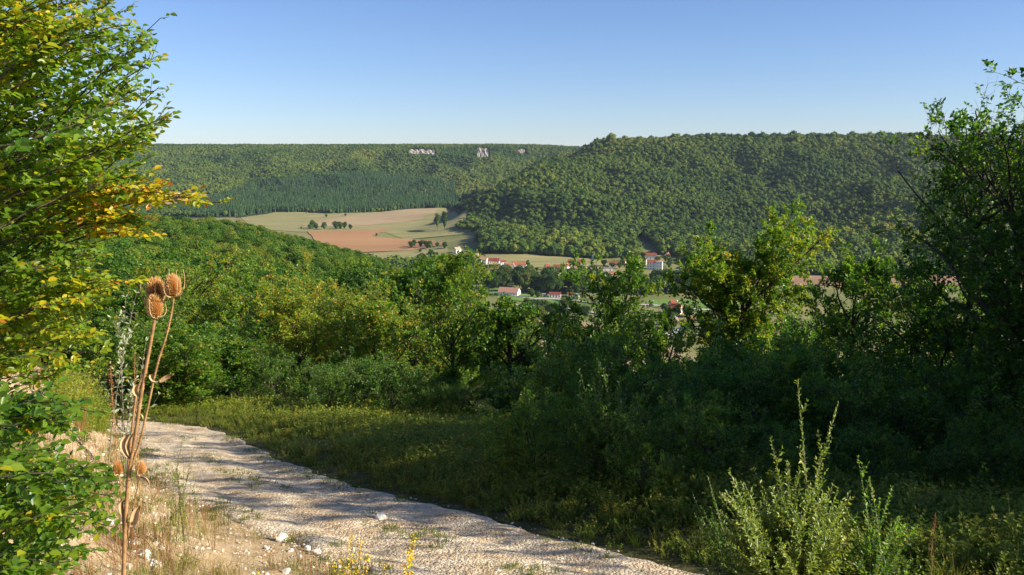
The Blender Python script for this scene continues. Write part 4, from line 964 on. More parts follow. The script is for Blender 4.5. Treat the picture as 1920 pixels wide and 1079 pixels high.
for i in range(150):
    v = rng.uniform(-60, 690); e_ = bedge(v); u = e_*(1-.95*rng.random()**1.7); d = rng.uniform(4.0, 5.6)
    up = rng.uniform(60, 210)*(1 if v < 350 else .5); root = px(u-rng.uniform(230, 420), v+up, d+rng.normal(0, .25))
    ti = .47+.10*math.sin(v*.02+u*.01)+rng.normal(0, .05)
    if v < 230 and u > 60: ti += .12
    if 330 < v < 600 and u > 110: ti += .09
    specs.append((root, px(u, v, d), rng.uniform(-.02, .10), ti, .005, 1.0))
for u, v in ((294, 52), (303, 168), (312, 215), (300, 236), (283, 105), (210, 8), (150, -30), (262, 300)):   # the long shoots against the sky
    specs.append((px(u-rng.uniform(150, 260), v+rng.uniform(120, 200), 4.6), px(u, v, 4.5), .02, .52, .004, .75))
for u, v, u0, v0 in ((402, 374, 20, 452), (372, 352, 60, 470), (345, 372, 90, 460), (302, 428, 70, 480), (250, 402, 0, 500), (236, 520, 40, 600), (285, 350, 60, 420), (320, 366, 120, 440)):
    specs.append((px(u0, v0, 4.5+rng.normal(0, .2)), px(u, v, 4.4), .07, .78+rng.normal(0, .05), .0055, 1.0))
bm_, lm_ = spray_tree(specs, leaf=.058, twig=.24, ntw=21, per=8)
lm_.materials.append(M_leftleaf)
# trunk of that tree, outside the frame on the left
tp_ = [px(-330, 900, 4.8), px(-300, 600, 4.8), px(-280, 250, 4.7), px(-230, -100, 4.6), px(-200, -300, 4.5)]
g0 = np.array([tp_[0][0], tp_[0][1], G1(tp_[0][0], tp_[0][1])-.2]); tp_[0] = g0
e = empty('beech_tree', (0, 0, 0), 0, 'leafy green and yellow beech tree leaning in along the left edge', 'tree')
tpp = catmull(np.array(tp_), 6); V, q = tubes(tpp[None], np.linspace(.13, .05, len(tpp))[None], 10)
base = tuple(float(c) for c in g0); e.location = base
def off(me): me.transform(Matrix.Translation(-Vector(base))); return me
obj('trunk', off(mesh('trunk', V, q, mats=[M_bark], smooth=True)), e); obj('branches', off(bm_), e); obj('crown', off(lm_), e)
# lower shrub at the left edge
rng = np.random.default_rng(78)
def bedge2(v): return float(np.interp(v, [700, 745, 775, 820, 850, 880, 905, 940, 970, 1010, 1050, 1100], [60, 150, 175, 120, 110, 170, 225, 150, 190, 200, 175, 150]))
specs = []
for i in range(78):
    v = rng.uniform(735, 1110); u = bedge2(v)*(1-.95*rng.random()**1.6)
    d = rng.uniform(3.0, 3.9); specs.append((px(u-rng.uniform(160, 300), v+rng.uniform(-10, 110), d+rng.normal(0, .15)), px(u, v, d), rng.uniform(0, .12), .44+rng.normal(0, .06), .004, 1.1))
specs.append((px(-60, 800, 3.6), px(175, 770, 3.6), .1, .42, .005, 1.2)); specs.append((px(-60, 960, 3.4), px(228, 905, 3.4), .05, .42, .005, 1.2)); specs.append((px(-60, 960, 3.4), px(200, 930, 3.3), .08, .42, .005, 1.2))
bm_, lm_ = spray_tree(specs, leaf=.052, twig=.17, ntw=19, per=7)
lm_.materials.append(M_leftleaf)
p = px(-120, 1000, 3.5); base = (float(p[0]), float(p[1]), G1(p[0], p[1]))
st = [];
for i in range(7):
    tpx = px(-60+rng.uniform(-60, 40), rng.uniform(780, 1050), 3.5+rng.normal(0, .2)); st.append(np.array(base)+(tpx-np.array(base))*np.linspace(0, 1, 5)[:, None])
V, q = tubes(np.array(st), np.tile(np.linspace(.016, .007, 5), (7, 1)), 6)
e = empty('leafy_shrub', base, 0, 'bright green broad leaved shrub filling the bottom left corner', 'shrub')
obj('stem', off(mesh('stem', V, q, mats=[M_bark], smooth=True)), e); obj('branches', off(bm_), e); obj('crown', off(lm_), e)

# ------------------------------------------------------------------ teasel
D_ = 2.4
def ppath(pts, d=D_, n=8): return catmull(np.array([px(a, b_, d+(c[0] if c else 0)) for a, b_, *c in pts]), n)
M_head = leaf_mat('teasel_head', [(0, (.42, .20, .05)), (.5, (.72, .40, .13)), (1, (.85, .64, .36))], .4, .7, .2, rnd=0)
M_tleaf = plain('dried_leaf', (.55, .38, .20), .75, .25, .35, 40)
tb = ppath([(229, 1130), (232, 1079), (236, 960)])[0]
p0 = px(229, 1290, D_); base = (float(p0[0]), float(p0[1]), G1(p0[0], p0[1])-.05)
e = empty('teasel', base, 0, 'dry brown teasel with three bristly heads standing above the track', 'dry plant')
rng = np.random.default_rng(9)
def stem(pts, r0, r1, prick=1, d=D_):
    P = ppath(pts, d); R = np.linspace(r0*.82, r1*.8, len(P)); parts = [tubes(P[None], R[None], 7)]
    n = int(260*prick); i = rng.integers(0, len(P)-1, n); f = rng.random((n, 1)); c = P[i]*(1-f)+P[i+1]*f; dd = rand_unit(n, rng); dd[:, 2] *= .3; dd = unit(dd)
    if n: parts.append(tubes(np.stack([c+dd*R[i][:, None]*.9, c+dd*(R[i][:, None]+.0035)+[0, 0, -.001]], 1), np.tile([[.0009, .0001]], (n, 1)), 3))
    V, F = join(parts); return obj('stem', off(mesh('stem', V, F, mats=[M_dry], smooth=True)), e)
def off(me): me.transform(Matrix.Translation(-Vector(base))); return me
g_ = (229, 1290)
stem([g_, (232, 1079), (236, 960), (243, 885), (252, 830), (265, 740), (272, 700), (283, 640), (291, 594)], .0078, .0055)
stem([(243, 885), (262, 830), (276, 770), (290, 705), (299, 670), (312, 630), (321, 590), (327, 552)], .0045, .0032, .6)
stem([(236, 960, .03), (240, 880, .03), (246, 820, .03), (256, 740, .03), (272, 690, .03), (286, 620, .03), (293, 570, .03)], .0045, .0032, .5)
stem([(232, 1000), (228, 950), (225, 905), (222, 890)], .003, .0022, .2)
stem([(240, 1000), (248, 960), (257, 920), (263, 886)], .003, .0022, .2)
def head(u, v, rx, ry, d, tilt=0, bract=4, bl=1.6, dark=0):
    c = px(u, v, d); sc = d/FPX*1.02; R = rx*sc*.93; Hh = ry*sc*.95
    n = 1100; gz = 1-2*(np.arange(n)+.5)/n; a = np.arange(n)*2.39996; q_ = np.c_[np.sqrt(1-gz**2)*np.cos(a), np.sqrt(1-gz**2)*np.sin(a), gz]
    v_, f_ = ICO3; parts = [(v_*[R*.72, R*.72, Hh*.86]+c, f_)]; tn = [np.full(len(v_), .15-dark)]
    P = q_*[R*.68, R*.68, Hh*.82]+c; dd = unit(q_*[1, 1, .5]+[0, 0, .55]+rng.normal(0, .1, (n, 3))); ln = R*(.55+.30*rng.random((n, 1)))*(1+.9*np.maximum(q_[:, 2:], .35)-.3)
    parts.append(tubes(np.stack([P, P+dd*ln*.6, P+dd*ln], 1), np.tile([[.0011, .0008, .00025]], (n, 1)), 3)); tn.append(np.tile(np.repeat([.35, .6, .95], 3), n)-dark)
    V, F = join(parts); h = obj('seed_head', off(mesh('seed_head', V, F, mats=[M_head], tint=np.concatenate(tn), smooth=True)), e)
    br = []; s = np.linspace(0, 1, 9)
    for k in range(bract):
        a = k*6.28/bract+rng.uniform(-.3, .3); L = Hh*2*(.6+.6*rng.random())*bl/1.6; rr = R*(.3+1.75*np.sin(s*2.0)**.8*(.8+.35*rng.random())); zz = -Hh*.95-Hh*.25*np.sin(s*np.pi)*.6+L*s**1.5
        br.append(np.c_[np.cos(a)*rr, np.sin(a)*rr, zz]+c)
    if br:
        V, q = tubes(np.array(br), np.tile(np.linspace(.0018, .0007, 9), (len(br), 1)), 4)
        obj('bract', off(mesh('bract', V, q, mats=[M_tleaf], smooth=True)), e)
head(291, 578, 12, 19, D_-.01); head(292, 551, 14, 22, D_+.03, bract=5); head(324, 540, 12.5, 18, D_, bract=6, bl=2.0)
head(222, 880, 7.5, 9.5, D_, bract=4, bl=.8, dark=.25); head(264, 880, 8, 10.5, D_, bract=4, bl=.8)
def dleaf(pts, wpx, tw=0):
    P = ppath(pts, D_, 5); n = len(P); s = np.linspace(0, 1, n); tg = unit(np.gradient(P, axis=0)); a = np.array([0, -1., 0]); sd_ = unit(np.cross(tg, a)); W_ = wpx*D_/FPX*np.sin(np.clip(s*.93+.07, 0, 1)*np.pi)**.7
    V = np.concatenate([P+sd_*W_[:, None]+[0, -.004, 0]*np.sin(s*3)[:, None], P+np.array([0, .006, 0]), P-sd_*W_[:, None]+[0, -.008, 0]*np.sin(s*3)[:, None]]); i = np.arange(n-1)
    q = np.vstack([np.stack([i, i+1, n+i+1, n+i], -1), np.stack([n+i, n+i+1, 2*n+i+1, 2*n+i], -1)])
    V2 = V+[0, .0012, 0]; obj('dried_leaf', off(mesh('dried_leaf', np.vstack([V, V2]), quads=np.vstack([q, q[:, ::-1]+len(V)]), mats=[M_tleaf], smooth=True)), e)
dleaf([(246, 862), (238, 850), (233, 835), (236, 820), (243, 815)], 6); dleaf([(248, 866), (240, 840), (244, 822), (252, 812)], 3)
dleaf([(236, 985), (250, 1000 - 20), (256, 960), (264, 948)], 7); dleaf([(298, 716), (306, 712), (316, 706), (325, 702)], 4.5); dleaf([(296, 716), (288, 712), (284, 704), (290, 702)], 3)
dleaf([(262, 745), (256, 738), (254, 728), (259, 720)], 4); dleaf([(234, 975), (230, 960), (229, 945), (233, 938)], 4); dleaf([(262, 895), (272, 896), (278, 902), (280, 912)], 2.5)
V, q = tubes(ppath([(252, 1006), (268, 1010), (282, 1025), (289, 1045), (284, 1068)], D_)[None], np.full((1, 33), .0012), 4)
obj('stem', off(mesh('stem', V, q, mats=[M_bark], smooth=True)), e)
# ------------------------------------------------------------------ shrubs with upright shoots, bottom right
def shoot_bush(name, base, tips, label, mat, leaf, seed, widthl=.38, nside=5, gap=.022, tint=.5, sidelen=.22, cat='shrub', r0=.005, jit=.25):
    """long shoots from one foot, leaves set along every shoot"""
    rng = np.random.default_rng(seed); base = np.array(base, float); B = []; L = []
    for tpt in tips:
        s = np.linspace(0, 1, 9)[:, None]; tpt = np.array(tpt); st = base+rng.normal(0, .07, 3)*[1, 1, 0]
        mid = (tpt-st)*[.6, .6, 0]; path = st+(tpt-st)*s-mid*(s-s**1.6)*1.0+rng.normal(0, .03, 3)*np.sin(s*3.1)
        B.append(path)
        for k in range(nside):
            t = rng.uniform(.35, .92); j = int(t*8); o = path[j]; d = unit(path[min(j+1, 8)]-path[max(j-1, 0)]); d = unit(d*1.1+rand_unit(1, rng)[0]*.75+[0, 0, .25]); ln = sidelen*(.5+rng.random())*(1.2-t)*1.6
            B.append(o+d*ln*s+np.array([0, 0, .1*ln])*s**2)
    B = np.array(B); ln = np.linalg.norm(B[:, -1]-B[:, 0], axis=1); Lp, Ld, Ln, Ls, Lt = [], [], [], [], []
    for b_, l in zip(B, ln):
        m = max(4, int(l/gap)); tt = np.linspace(.22 if l > .6 else .08, 1, m); f = tt*8; j = np.minimum(f.astype(int), 7); fr = (f-j)[:, None]; P = b_[j]*(1-fr)+b_[j+1]*fr; d = unit(b_[j+1]-b_[j])
        r = rand_unit(m, rng); sd_ = unit(np.cross(d, r)); bt = rng.normal(0, .07)
        for sg in (1, -1):
            Lp.append(P); Ld.append(unit(d*.9+sd_*sg*.8+rng.normal(0, jit, (m, 3)))); Ln.append(unit(np.cross(np.cross(d, sd_*sg), d)*.2+d*.6+np.array([.5, -.2, .6])+rng.normal(0, .4, (m, 3)))); Ls.append(leaf*(.6+.6*rng.random(m))*(1.08-.45*tt)); Lt.append(tint+bt+rng.normal(0, .13, m))
    V, F, k = leaves(np.vstack(Lp), np.vstack(Ld), np.vstack(Ln), np.concatenate(Ls), 'oval', width=widthl, fold=.12, droop=.05)
    e = empty(name, tuple(base), 0, label, cat)
    obj('leaves', mesh('leaves', V-np.tile(base, (len(V), 1)), F, mats=[mat], tint=np.repeat(np.concatenate(Lt), k), smooth=True), e)
    V, q = tubes(B, np.maximum(np.clip(ln, .1, 1.6)[:, None]*r0*(1-.75*np.linspace(0, 1, 9))[None], .001), 4)
    obj('stems', mesh('stems', V-base, q, mats=[M_barkpale], smooth=True), e)
    return e
rng = np.random.default_rng(12)
bx_, by_ = px(1490, 1079, 6.7)[:2]
tips = [px(u, v, 6.8+rng.normal(0, .2)) for u, v in ((1495, 716), (1572, 757), (1445, 824), (1478, 868), (1412, 880), (1368, 884), (1388, 905), (1350, 960), (1500, 880), (1540, 850), (1462, 905), (1430, 935), (1375, 925), (1360, 1000), (1340, 985), (1520, 930), (1550, 940))]
tips += [px(rng.uniform(1350, 1600), rng.uniform(905, 1060), 6.6+rng.normal(0, .35)) for _ in range(95)]
shoot_bush('privet_shrub', (bx_, by_, G1(bx_, by_)-.05), tips, 'sunlit pale green shrub with slender upright shoots at the bottom right', M_will, .056, 3, widthl=.42, nside=7, tint=.58, gap=.030, jit=.4)
bx_, by_ = px(1640, 1079, 6.9)[:2]
tips = [px(u, v, 7.0+rng.normal(0, .15)) for u, v in ((1608, 858), (1672, 915), (1730, 965), (1700, 985), (1630, 900), (1570, 940), (1650, 945))]+[px(rng.uniform(1560, 1720), rng.uniform(960, 1060), 7+rng.normal(0, .3)) for _ in range(22)]
shoot_bush('leafy_shrub', (bx_, by_, G1(bx_, by_)-.05), tips, 'darker green round leaved shrub right of the pale shrub with shoots', M_near, .046, 4, widthl=.6, nside=4, tint=.45, gap=.035)
bx_, by_ = px(1390, 1079, 7.1)[:2]
tips = [px(u, v, 7.3+rng.normal(0, .15)) for u, v in ((1327, 895), (1300, 930), (1315, 950), (1335, 925), (1345, 990))]+[px(rng.uniform(1300, 1380), rng.uniform(940, 1060), 7.2+rng.normal(0, .2)) for _ in range(10)]
shoot_bush('leafy_shrub', (bx_, by_, G1(bx_, by_)-.05), tips, 'small dark leaved shrub left of the pale shrub with shoots', M_near, .040, 5, widthl=.5, nside=4, tint=.40, gap=.035)
# shaded tall sapling mid right, silver sapling left, seedlings
def P_on(u, v, d): return px(u, v, d)
bx_, by_ = px(1140, 950, 11.6)[:2]
tips = [px(rng.uniform(1085, 1230), rng.uniform(690, 860), 11.6+rng.normal(0, .4)) for _ in range(34)]+[px(1122, 675, 11.5), px(1135, 690, 11.5), px(1110, 705, 11.5)]
shoot_bush('sapling', (bx_, by_, G1(bx_, by_)-.05), tips, 'tall shaded sapling with pale tip leaves in front of the slim young oak', M_near, .085, 6, widthl=.5, nside=4, tint=.42, gap=.07, sidelen=.45)
bx_, by_ = px(225, 780, 9.0)[:2]
tips = [px(u, v, 9+rng.normal(0, .15)) for u, v in ((236, 558), (256, 550), (274, 640), (222, 590), (258, 690))]
shoot_bush('sapling', (bx_, by_, G1(bx_, by_)-.05), tips, 'silvery leaved sapling left of the teasel heads', M_silver, .085, 7, widthl=.36, nside=4, tint=.45, gap=.13, sidelen=.35, jit=.6)
bx_, by_ = px(346, 905, 7.6)[:2]
tips = [px(u, v, 7.6+rng.normal(0, .05)) for u, v in ((344, 818), (328, 850), (362, 848), (330, 880), (362, 885), (345, 860))]
shoot_bush('seedling', (bx_, by_, G1(bx_, by_)-.02), tips, 'small yellow green seedling standing on the near edge of the track', M_weed, .028, 8, widthl=.45, nside=3, tint=.62, gap=.022, sidelen=.1, cat='plant', r0=.004)
# dry docks and grasses that stand out
def dry_stalk(u, v0, v1, d, label, lean=0, n=160):
    rng = np.random.default_rng(int(u+v0)); p = px(u, v1, d); gz = G1(p[0], p[1]); top = px(u+lean, v0, d); s = np.linspace(0, 1, 8)[:, None]
    path = np.array([p[0], p[1], gz])+(top-np.array([p[0], p[1], gz]))*s+rng.normal(0, .01, (8, 3))*s
    e = empty('dry_dock', (p[0], p[1], gz), 0, label, 'dry plant'); bs = np.array([p[0], p[1], gz])
    V, q = tubes(path[None]-bs, np.linspace(.005, .002, 8)[None], 5); obj('stem', mesh('stem', V, q, mats=[M_dry], smooth=True), e)
    t = rng.uniform(.45, 1, n); P = bs+(top-bs)*t[:, None]+rand_unit(n, rng)*[.035, .035, .02]*(1.3-t)[:, None]
    V, F, k = leaves(P-bs, rand_unit(n, rng)+[0, 0, .5], rand_unit(n, rng), .022*(.6+.6*rng.random(n)), width=.7); obj('seed_spike', mesh('seed_spike', V, F, mats=[M_red], tint=np.repeat(rng.random(n), k)), e)
dry_stalk(252, 655, 790, 8.2, 'tall reddish brown dry dock spike left of the teasel stems')
dry_stalk(213, 690, 800, 8.0, 'shorter reddish dry dock spike near the bare earth', -6)
dry_stalk(1745, 960, 1079, 6.8, 'pale dry stalk right of the round leaved shrub', 8, 60)
# yellow flowers by the track
M_yel = leaf_mat('yellow_petal', [(0, (.75, .50, .01)), (1, (.90, .68, .03))], .3, .5, .2, rnd=0)
def flower_plant(u, v0, d, spikes, label, seed):
    rng = np.random.default_rng(seed); p = px(u, 1079, d); gz = G1(p[0], p[1]); bs = np.array([p[0], p[1], gz]); e = empty('yellow_flower', tuple(bs), 0, label, 'flower')
    B = []; FP = []; GP = []
    for (uu, vv, n) in spikes:
        top = px(uu, vv, d+rng.normal(0, .05)); s = np.linspace(0, 1, 7)[:, None]; path = bs+(top-bs)*s+rng.normal(0, .012, 3)*np.sin(s*3); B.append(path)
        t = rng.uniform(.68, 1, n); FP.append(bs+(top-bs)*t[:, None]+rand_unit(n, rng)*.012*(1.6-t)[:, None]*2); t = rng.uniform(.05, .8, 26); GP.append(bs+(top-bs)*t[:, None])
    V, q = tubes(np.array(B)-bs, np.tile(np.linspace(.0025, .001, 7), (len(B), 1)), 4); obj('stem', mesh('stem', V, q, mats=[M_grass], smooth=True, tint=np.full(len(V), .6)), e)
    P = np.vstack(FP); n = len(P); V, F, k = leaves(P-bs, rand_unit(n, rng), rand_unit(n, rng), .013, width=.9); obj('blossom', mesh('blossom', V, F, mats=[M_yel], tint=np.repeat(rng.random(n), k)), e)
    P = np.vstack(GP); n = len(P); V, F, k = leaves(P-bs, rand_unit(n, rng)+[0, 0, .6], rand_unit(n, rng), .045, width=.25); obj('leaves', mesh('leaves', V, F, mats=[M_weed], tint=np.repeat(.4+.2*rng.random(n), k)), e)
flower_plant(640, 1079, 4.8, [(660, 1000, 70), (676, 1010, 70), (640, 1035, 50), (690, 1040, 60), (628, 1058, 40), (652, 1050, 50)], 'left yellow flowered plant beside the white stones', 1)
flower_plant(742, 1079, 4.8, [(775, 1004, 120), (768, 1030, 80), (722, 1060, 40), (760, 1058, 50)], 'right yellow flowered plant leaning over the track edge', 2)
flower_plant(470, 1079, 4.7, [(477, 1052, 14), (484, 1062, 12)], 'tiny yellow flowered plant left of the white stones', 3)

# ------------------------------------------------------------------ stones
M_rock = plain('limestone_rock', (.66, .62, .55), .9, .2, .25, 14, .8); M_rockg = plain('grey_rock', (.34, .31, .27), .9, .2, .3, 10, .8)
def rock(u, v, wpx, label, mat=None, seed=0, flatn=.65):
    rng = np.random.default_rng(seed+int(u)); p = hit(u, v); r = wpx*.5*p[1]/FPX; v_, f = ICO3; v_ = v_.copy()
    for k in range(11):
        n = rand_unit(1, rng)[0]; c = rng.uniform(.45, .8); dd = v_@n; v_ = v_-np.maximum(dd-c, 0)[:, None]*n
    v_ = v_*(1+.10*(vnoise(v_[:, 0]*4+seed, v_[:, 1]*4+v_[:, 2]*3, seed)-.5)[:, None]); V = v_*[r*1.3, r*1.05, r*flatn*1.3]
    o = obj('rock', mesh('rock', V, f, mats=[mat or M_rock]), loc=(p[0], p[1], p[2]+r*.25), label=label, cat='stone'); o.rotation_euler = (0, 0, rng.random()*6)
for i, (u, v, w_, l, m_) in enumerate(((530, 1012, 30, 'largest white stone lying beside the track', M_rock), (575, 1030, 15, 'white stone just right of the largest one', M_rock), (592, 1038, 18, 'flat white stone right of the two others', M_rock), (560, 1045, 15, 'white stone in front of the flat one', M_rock),
    (500, 1030, 12, 'small white stone below left of the largest one', M_rock), (545, 1034, 11, 'small cream stone between the white stones', M_rock), (538, 1074, 17, 'white stone at the bottom edge below the largest one', M_rock), (637, 1066, 11, 'small white stone at the foot of the left yellow flowers', M_rock),
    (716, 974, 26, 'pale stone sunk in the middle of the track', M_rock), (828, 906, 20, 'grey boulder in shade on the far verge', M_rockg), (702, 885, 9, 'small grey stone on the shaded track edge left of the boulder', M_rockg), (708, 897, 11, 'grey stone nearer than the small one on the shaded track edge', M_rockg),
    (268, 1046, 44, 'big white rock at the foot of the teasel', M_rock), (292, 1062, 28, 'white rock right of the big one under the teasel', M_rock), (250, 1020, 26, 'white rock above the big one at the teasel stem', M_rock), (205, 985, 30, 'white rock partly behind the corner shrub', M_rock), (225, 1008, 20, 'smaller white rock between teasel and corner shrub', M_rock), (300, 1030, 16, 'small white rock right of the teasel dried leaf', M_rock), (240, 1066, 22, 'low white rock at the bottom edge by the teasel', M_rock),
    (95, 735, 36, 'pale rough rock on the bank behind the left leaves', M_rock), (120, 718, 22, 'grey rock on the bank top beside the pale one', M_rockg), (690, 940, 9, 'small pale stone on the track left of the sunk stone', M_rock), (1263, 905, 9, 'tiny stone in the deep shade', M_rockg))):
    rock(u, v, w_, l, m_, i)
# ------------------------------------------------------------------ ground cover
def blades(seed, n, h, w_, spread, curve, mat, tint=.5, tv=.15):
    rng = np.random.default_rng(seed); a = rng.random(n)*6.28; r = spread*np.sqrt(rng.random(n)); B = np.c_[np.cos(a)*r, np.sin(a)*r, np.zeros(n)-.01]
    az = a+rng.normal(0, .8, n); H = h*(.5+.7*rng.random(n)); out = np.c_[np.cos(az), np.sin(az), np.zeros(n)]; sd_ = np.c_[-np.sin(az), np.cos(az), np.zeros(n)]
    cv = curve*rng.random(n); V = []
    for t, ww_ in ((0, 1), (.45, .85), (.8, .5), (1, .04)):
        c = B+out*(cv*H*t*t)[:, None]+np.array([0, 0, 1])*(H*t*(1-.3*cv*t))[:, None]
        V += [c-sd_*w_*ww_*.5, c+sd_*w_*ww_*.5]
    V = np.stack(V, 1).reshape(-1, 3); b_ = (np.arange(n)*8)[:, None, None]; Q = (np.array([(0, 1, 3, 2), (2, 3, 5, 4), (4, 5, 7, 6)])[None]+b_).reshape(-1, 4)
    return mesh('blades', V, quads=Q, mats=[mat], tint=np.repeat(tint+rng.normal(0, tv, n), 8))
def weed(seed, h, nst, ls, mat, tint=.5, m=16, spread=.1, wd=.55):
    rng = np.random.default_rng(seed); s = np.linspace(0, 1, 5); B = []
    for k in range(nst):
        a = rng.random()*6.28; o = np.array([math.cos(a), math.sin(a), 0]); H = h*(.5+.6*rng.random()); B.append(o*rng.random()*spread+o*(s**1.5)[:, None]*H*.55*rng.random()+np.array([0, 0, 1])*(s*H)[:, None])
    B = np.array(B); t = rng.uniform(.12, 1, (nst, m)); f = t*4; j = np.minimum(f.astype(int), 3); fr = (f-j)[..., None]; r = np.arange(nst)[:, None]; P = (B[r, j]*(1-fr)+B[r, j+1]*fr).reshape(-1, 3); n = len(P)
    D = unit(rand_unit(n, rng)*[1, 1, .4]+[0, 0, .35]); V, F, k = leaves(P, D, unit(rand_unit(n, rng)*.5+[0, 0, 1]), ls*(.6+.7*rng.random(n)), width=wd, fold=.15)
    tn = np.repeat(tint+rng.normal(0, .13, n), k); V2, q2 = tubes(B, np.tile(np.linspace(.002, .001, 5), (nst, 1)), 3); V, F = join([(V, F), (V2, q2)])
    return mesh('weed', V, F, mats=[mat], tint=np.concatenate([tn, np.full(len(V2), .5)]))
rng = np.random.default_rng(41)
def region(n, x0, x1, y0, y1):
    x = rng.uniform(x0, x1, n); y = rng.uniform(y0, y1, n); k = np.abs(x/np.maximum(y, .1)) < .72; x, y = x[k], y[k]
    sd_, kk_ = track_side(x, y); s = np.abs(sd_)-TC[kk_, 2]; return x, y, np.sign(sd_), s
def place(x, y, sink=.0): return np.c_[x, y, G(x, y)-sink]
# verge and slope beyond the track
x, y, sg, s = region(80000, -24, 22, 4, 34)
dens = np.clip(.55+1.6*fbm(x*.5, y*.5, 61, 3), np.where(x > -3, .75, .1), 1)*np.where(s < .15, .35, 1)*np.where(x > -2, 1.4, 1)*sstep(15, 9, s)
k = (sg < 0) & (s > .02) & (rng.random(len(x)) < dens*1.0); x1, y1, s1 = x[k], y[k], s[k]
P = place(x1, y1); m = len(P); print('verge', m); pick = rng.random(m) < .8
wp = [weed(500+i, .20, 13, .032, M_weed, .50+.06*i, 14, .16) for i in range(5)]
scatter('verge_plants', wp, P[pick], rng.random(pick.sum())*6.28, (.6+.8*rng.random(pick.sum()))*np.clip(.5+.5*s1[pick], .62, 1.45), 'low leafy plants covering the verge beyond the track')
gp = [blades(520+i, 34, .26, .006, .09, .8, M_grass, .48+.07*i) for i in range(4)]
scatter('verge_grass', gp, P[~pick], rng.random((~pick).sum())*6.28, .5+.8*rng.random((~pick).sum()), 'green and straw grass tufts along the verge')
# bank side: dry grass, red stems, few green tufts, bare earth left free
x, y, sg, s = region(60000, -14, 5, 2.6, 24)
z = G(x, y); uu, vv = pxproj(x, y, z)
bare = in_poly(uu, vv, [(70, 700), (140, 700), (150, 740), (120, 780), (60, 770)]) | in_poly(uu, vv, [(150, 790), (300, 800), (330, 850), (380, 960), (300, 980), (190, 900), (110, 830)])
lush = in_poly(uu, vv, [(110, 640), (330, 660), (345, 770), (300, 800), (200, 785), (130, 740)])
dn = np.clip(.30+2.2*fbm(x*1.4, y*1.4, 71, 3), .0, 1)
k = (sg > 0) & (s > .05) & (s < 12) & (~bare | (rng.random(len(x)) < .22)) & (rng.random(len(x)) < dn*.95); xx, yy = x[k], y[k]; P = place(xx, yy); m = len(P); r_ = rng.random(m)
dg = [blades(540+i, 20, .20, .0035, .10, 1.0, M_straw, .5) for i in range(4)]
scatter('dry_grass', dg, P[r_ < .42], rng.random((r_ < .42).sum())*6.28, .6+.9*rng.random((r_ < .42).sum()), 'dry straw coloured grass on the bank')
rs = [weed(560+i, .26, 5, .011, M_red, .5, 16, .06, .5) for i in range(3)]
k2 = (r_ > .42) & (r_ < .72); scatter('red_stems', rs, P[k2], rng.random(k2.sum())*6.28, .5+.9*rng.random(k2.sum()), 'thin reddish dry stems on the bank')
gg = [weed(580+i, .14, 9, .02, M_weed, .40+.08*i, 10, .09) for i in range(3)]+[blades(590, 30, .15, .005, .07, .9, M_grass, .5)]
k3 = r_ >= .72; scatter('bank_plants', gg, P[k3], rng.random(k3.sum())*6.28, .5+.8*rng.random(k3.sum()), 'small green plants scattered on the bank')
x, y, sg, s = region(60000, -16, 0, 6, 26); z = G(x, y); uu, vv = pxproj(x, y, z); lush = (uu > 120) & (uu < 345) & (vv < 815) & (y > 10.5) & (y < 23) & (sg > 0) & (s > .1) & (s < 7) & (rng.random(len(x)) < .5)
P = place(x[lush], y[lush]); sel = rng.random(len(P)) < .6; P = P[sel]; print('lush', len(P))
lw = [weed(600+i, .55, 12, .034, M_weed, .60+.05*i, 22, .16) for i in range(3)]
scatter('lime_plants', lw, P, rng.random(len(P))*6.28, .7+.8*rng.random(len(P)), 'lime green bushy weeds on the bank behind the teasel')
# dark turf in the bottom left corner
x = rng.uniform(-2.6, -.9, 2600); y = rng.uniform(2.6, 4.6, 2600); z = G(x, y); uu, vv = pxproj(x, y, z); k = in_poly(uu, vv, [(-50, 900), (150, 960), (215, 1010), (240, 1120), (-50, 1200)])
P = place(x[k], y[k]); scatter('corner_grass', [blades(620+i, 26, .17, .004, .07, .7, M_grass, .30) for i in range(3)], P, rng.random(len(P))*6.28, .7+.6*rng.random(len(P)), 'dark fine grass under the corner shrub')
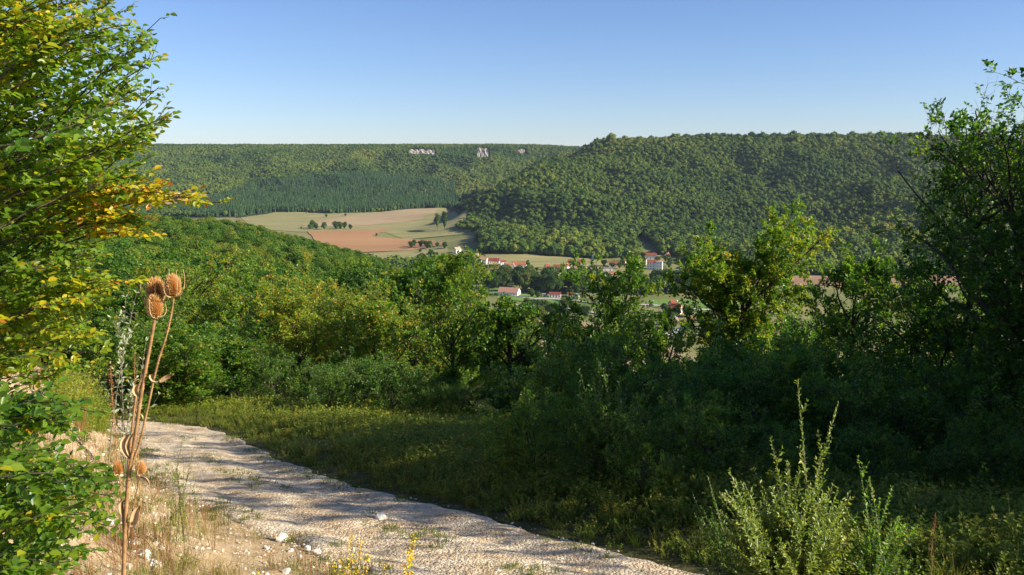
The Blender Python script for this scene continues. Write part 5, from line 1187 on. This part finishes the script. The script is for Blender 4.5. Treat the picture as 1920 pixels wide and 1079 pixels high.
# sparse plants on the track
x, y, sg, s = region(26000, -12, 4, 4, 24); c_ = np.abs(s+1.35) < .28
ed = (s > -.5) & (s < .15)
k = ((c_ & (fbm(x*.8, y*.8, 81, 3) > .03)) | (ed & (fbm(x*1.2, y*1.2, 83, 3) > -.04))) & (rng.random(len(x)) < .5); P = place(x[k], y[k])
scatter('track_tufts', [blades(640+i, 24, .07, .005, .07, 1.0, M_grass, .45) for i in range(2)]+[weed(650, .06, 8, .016, M_weed, .4, 8, .08)], P, rng.random(len(P))*6.28, .5+.9*rng.random(len(P)), 'small tufts growing in the gravel of the track')
# gravel
def pebble(seed, mat):
    rng = np.random.default_rng(seed); v_, f = ICO1; v_ = v_*(.7+.5*rng.random((len(v_), 1)))*[1, .8+.3*rng.random(), .6]; return mesh('pebble', v_, f, mats=[mat])
M_peb = leaf_mat('pebble_stone', [(0, (.36, .27, .18)), (.4, (.52, .43, .32)), (1, (.68, .60, .49))], 0, .9, .15, rnd=1.6)
for_p = [pebble(700+i, M_peb) for i in range(6)]
for m_ in for_p:
    a_ = m_.attributes.new('tint', 'FLOAT', 'POINT'); a_.data.foreach_set('value', np.full(len(m_.vertices), .5, np.float32))
x, y, sg, s = region(110000, -13, 9, 3, 25)
bare_s = (sg > 0) & (s > 0) & (s < 7)
dn = np.where(s < 0, .75, np.where(bare_s, .5, 0))*np.where((sg < 0) & (s > -.25), .25, 1); k = rng.random(len(x)) < dn*np.clip(9/np.maximum(y, 5), .3, 1)
x, y, s = x[k], y[k], s[k]; P = place(x, y, -.008); n = len(P); print('pebbles', n)
sc_ = .008+.022*rng.random(n)**5; scatter('pebbles', for_p, P, rng.random(n)*6.28, sc_, 'loose pale limestone gravel on the track and bank')
# ------------------------------------------------------------------ air
hz = bpy.data.materials.new('haze'); hz.use_nodes = True; t = hz.node_tree; t.nodes.remove(t.nodes['Principled BSDF'])
pv = N(t, 'ShaderNodeVolumePrincipled'); pv.inputs['Color'].default_value = (.62, .76, 1, 1); pv.inputs['Density'].default_value = 3.2e-5; pv.inputs['Anisotropy'].default_value = .1
t.links.new(pv.outputs[0], t.nodes['Material Output'].inputs['Volume'])
V, F = box(-9500, 9500, -9500, 9500, -150, 130)
obj('haze', mesh('haze', V, F, mats=[hz]), kind='stuff', label='thin blue haze filling the valley air')
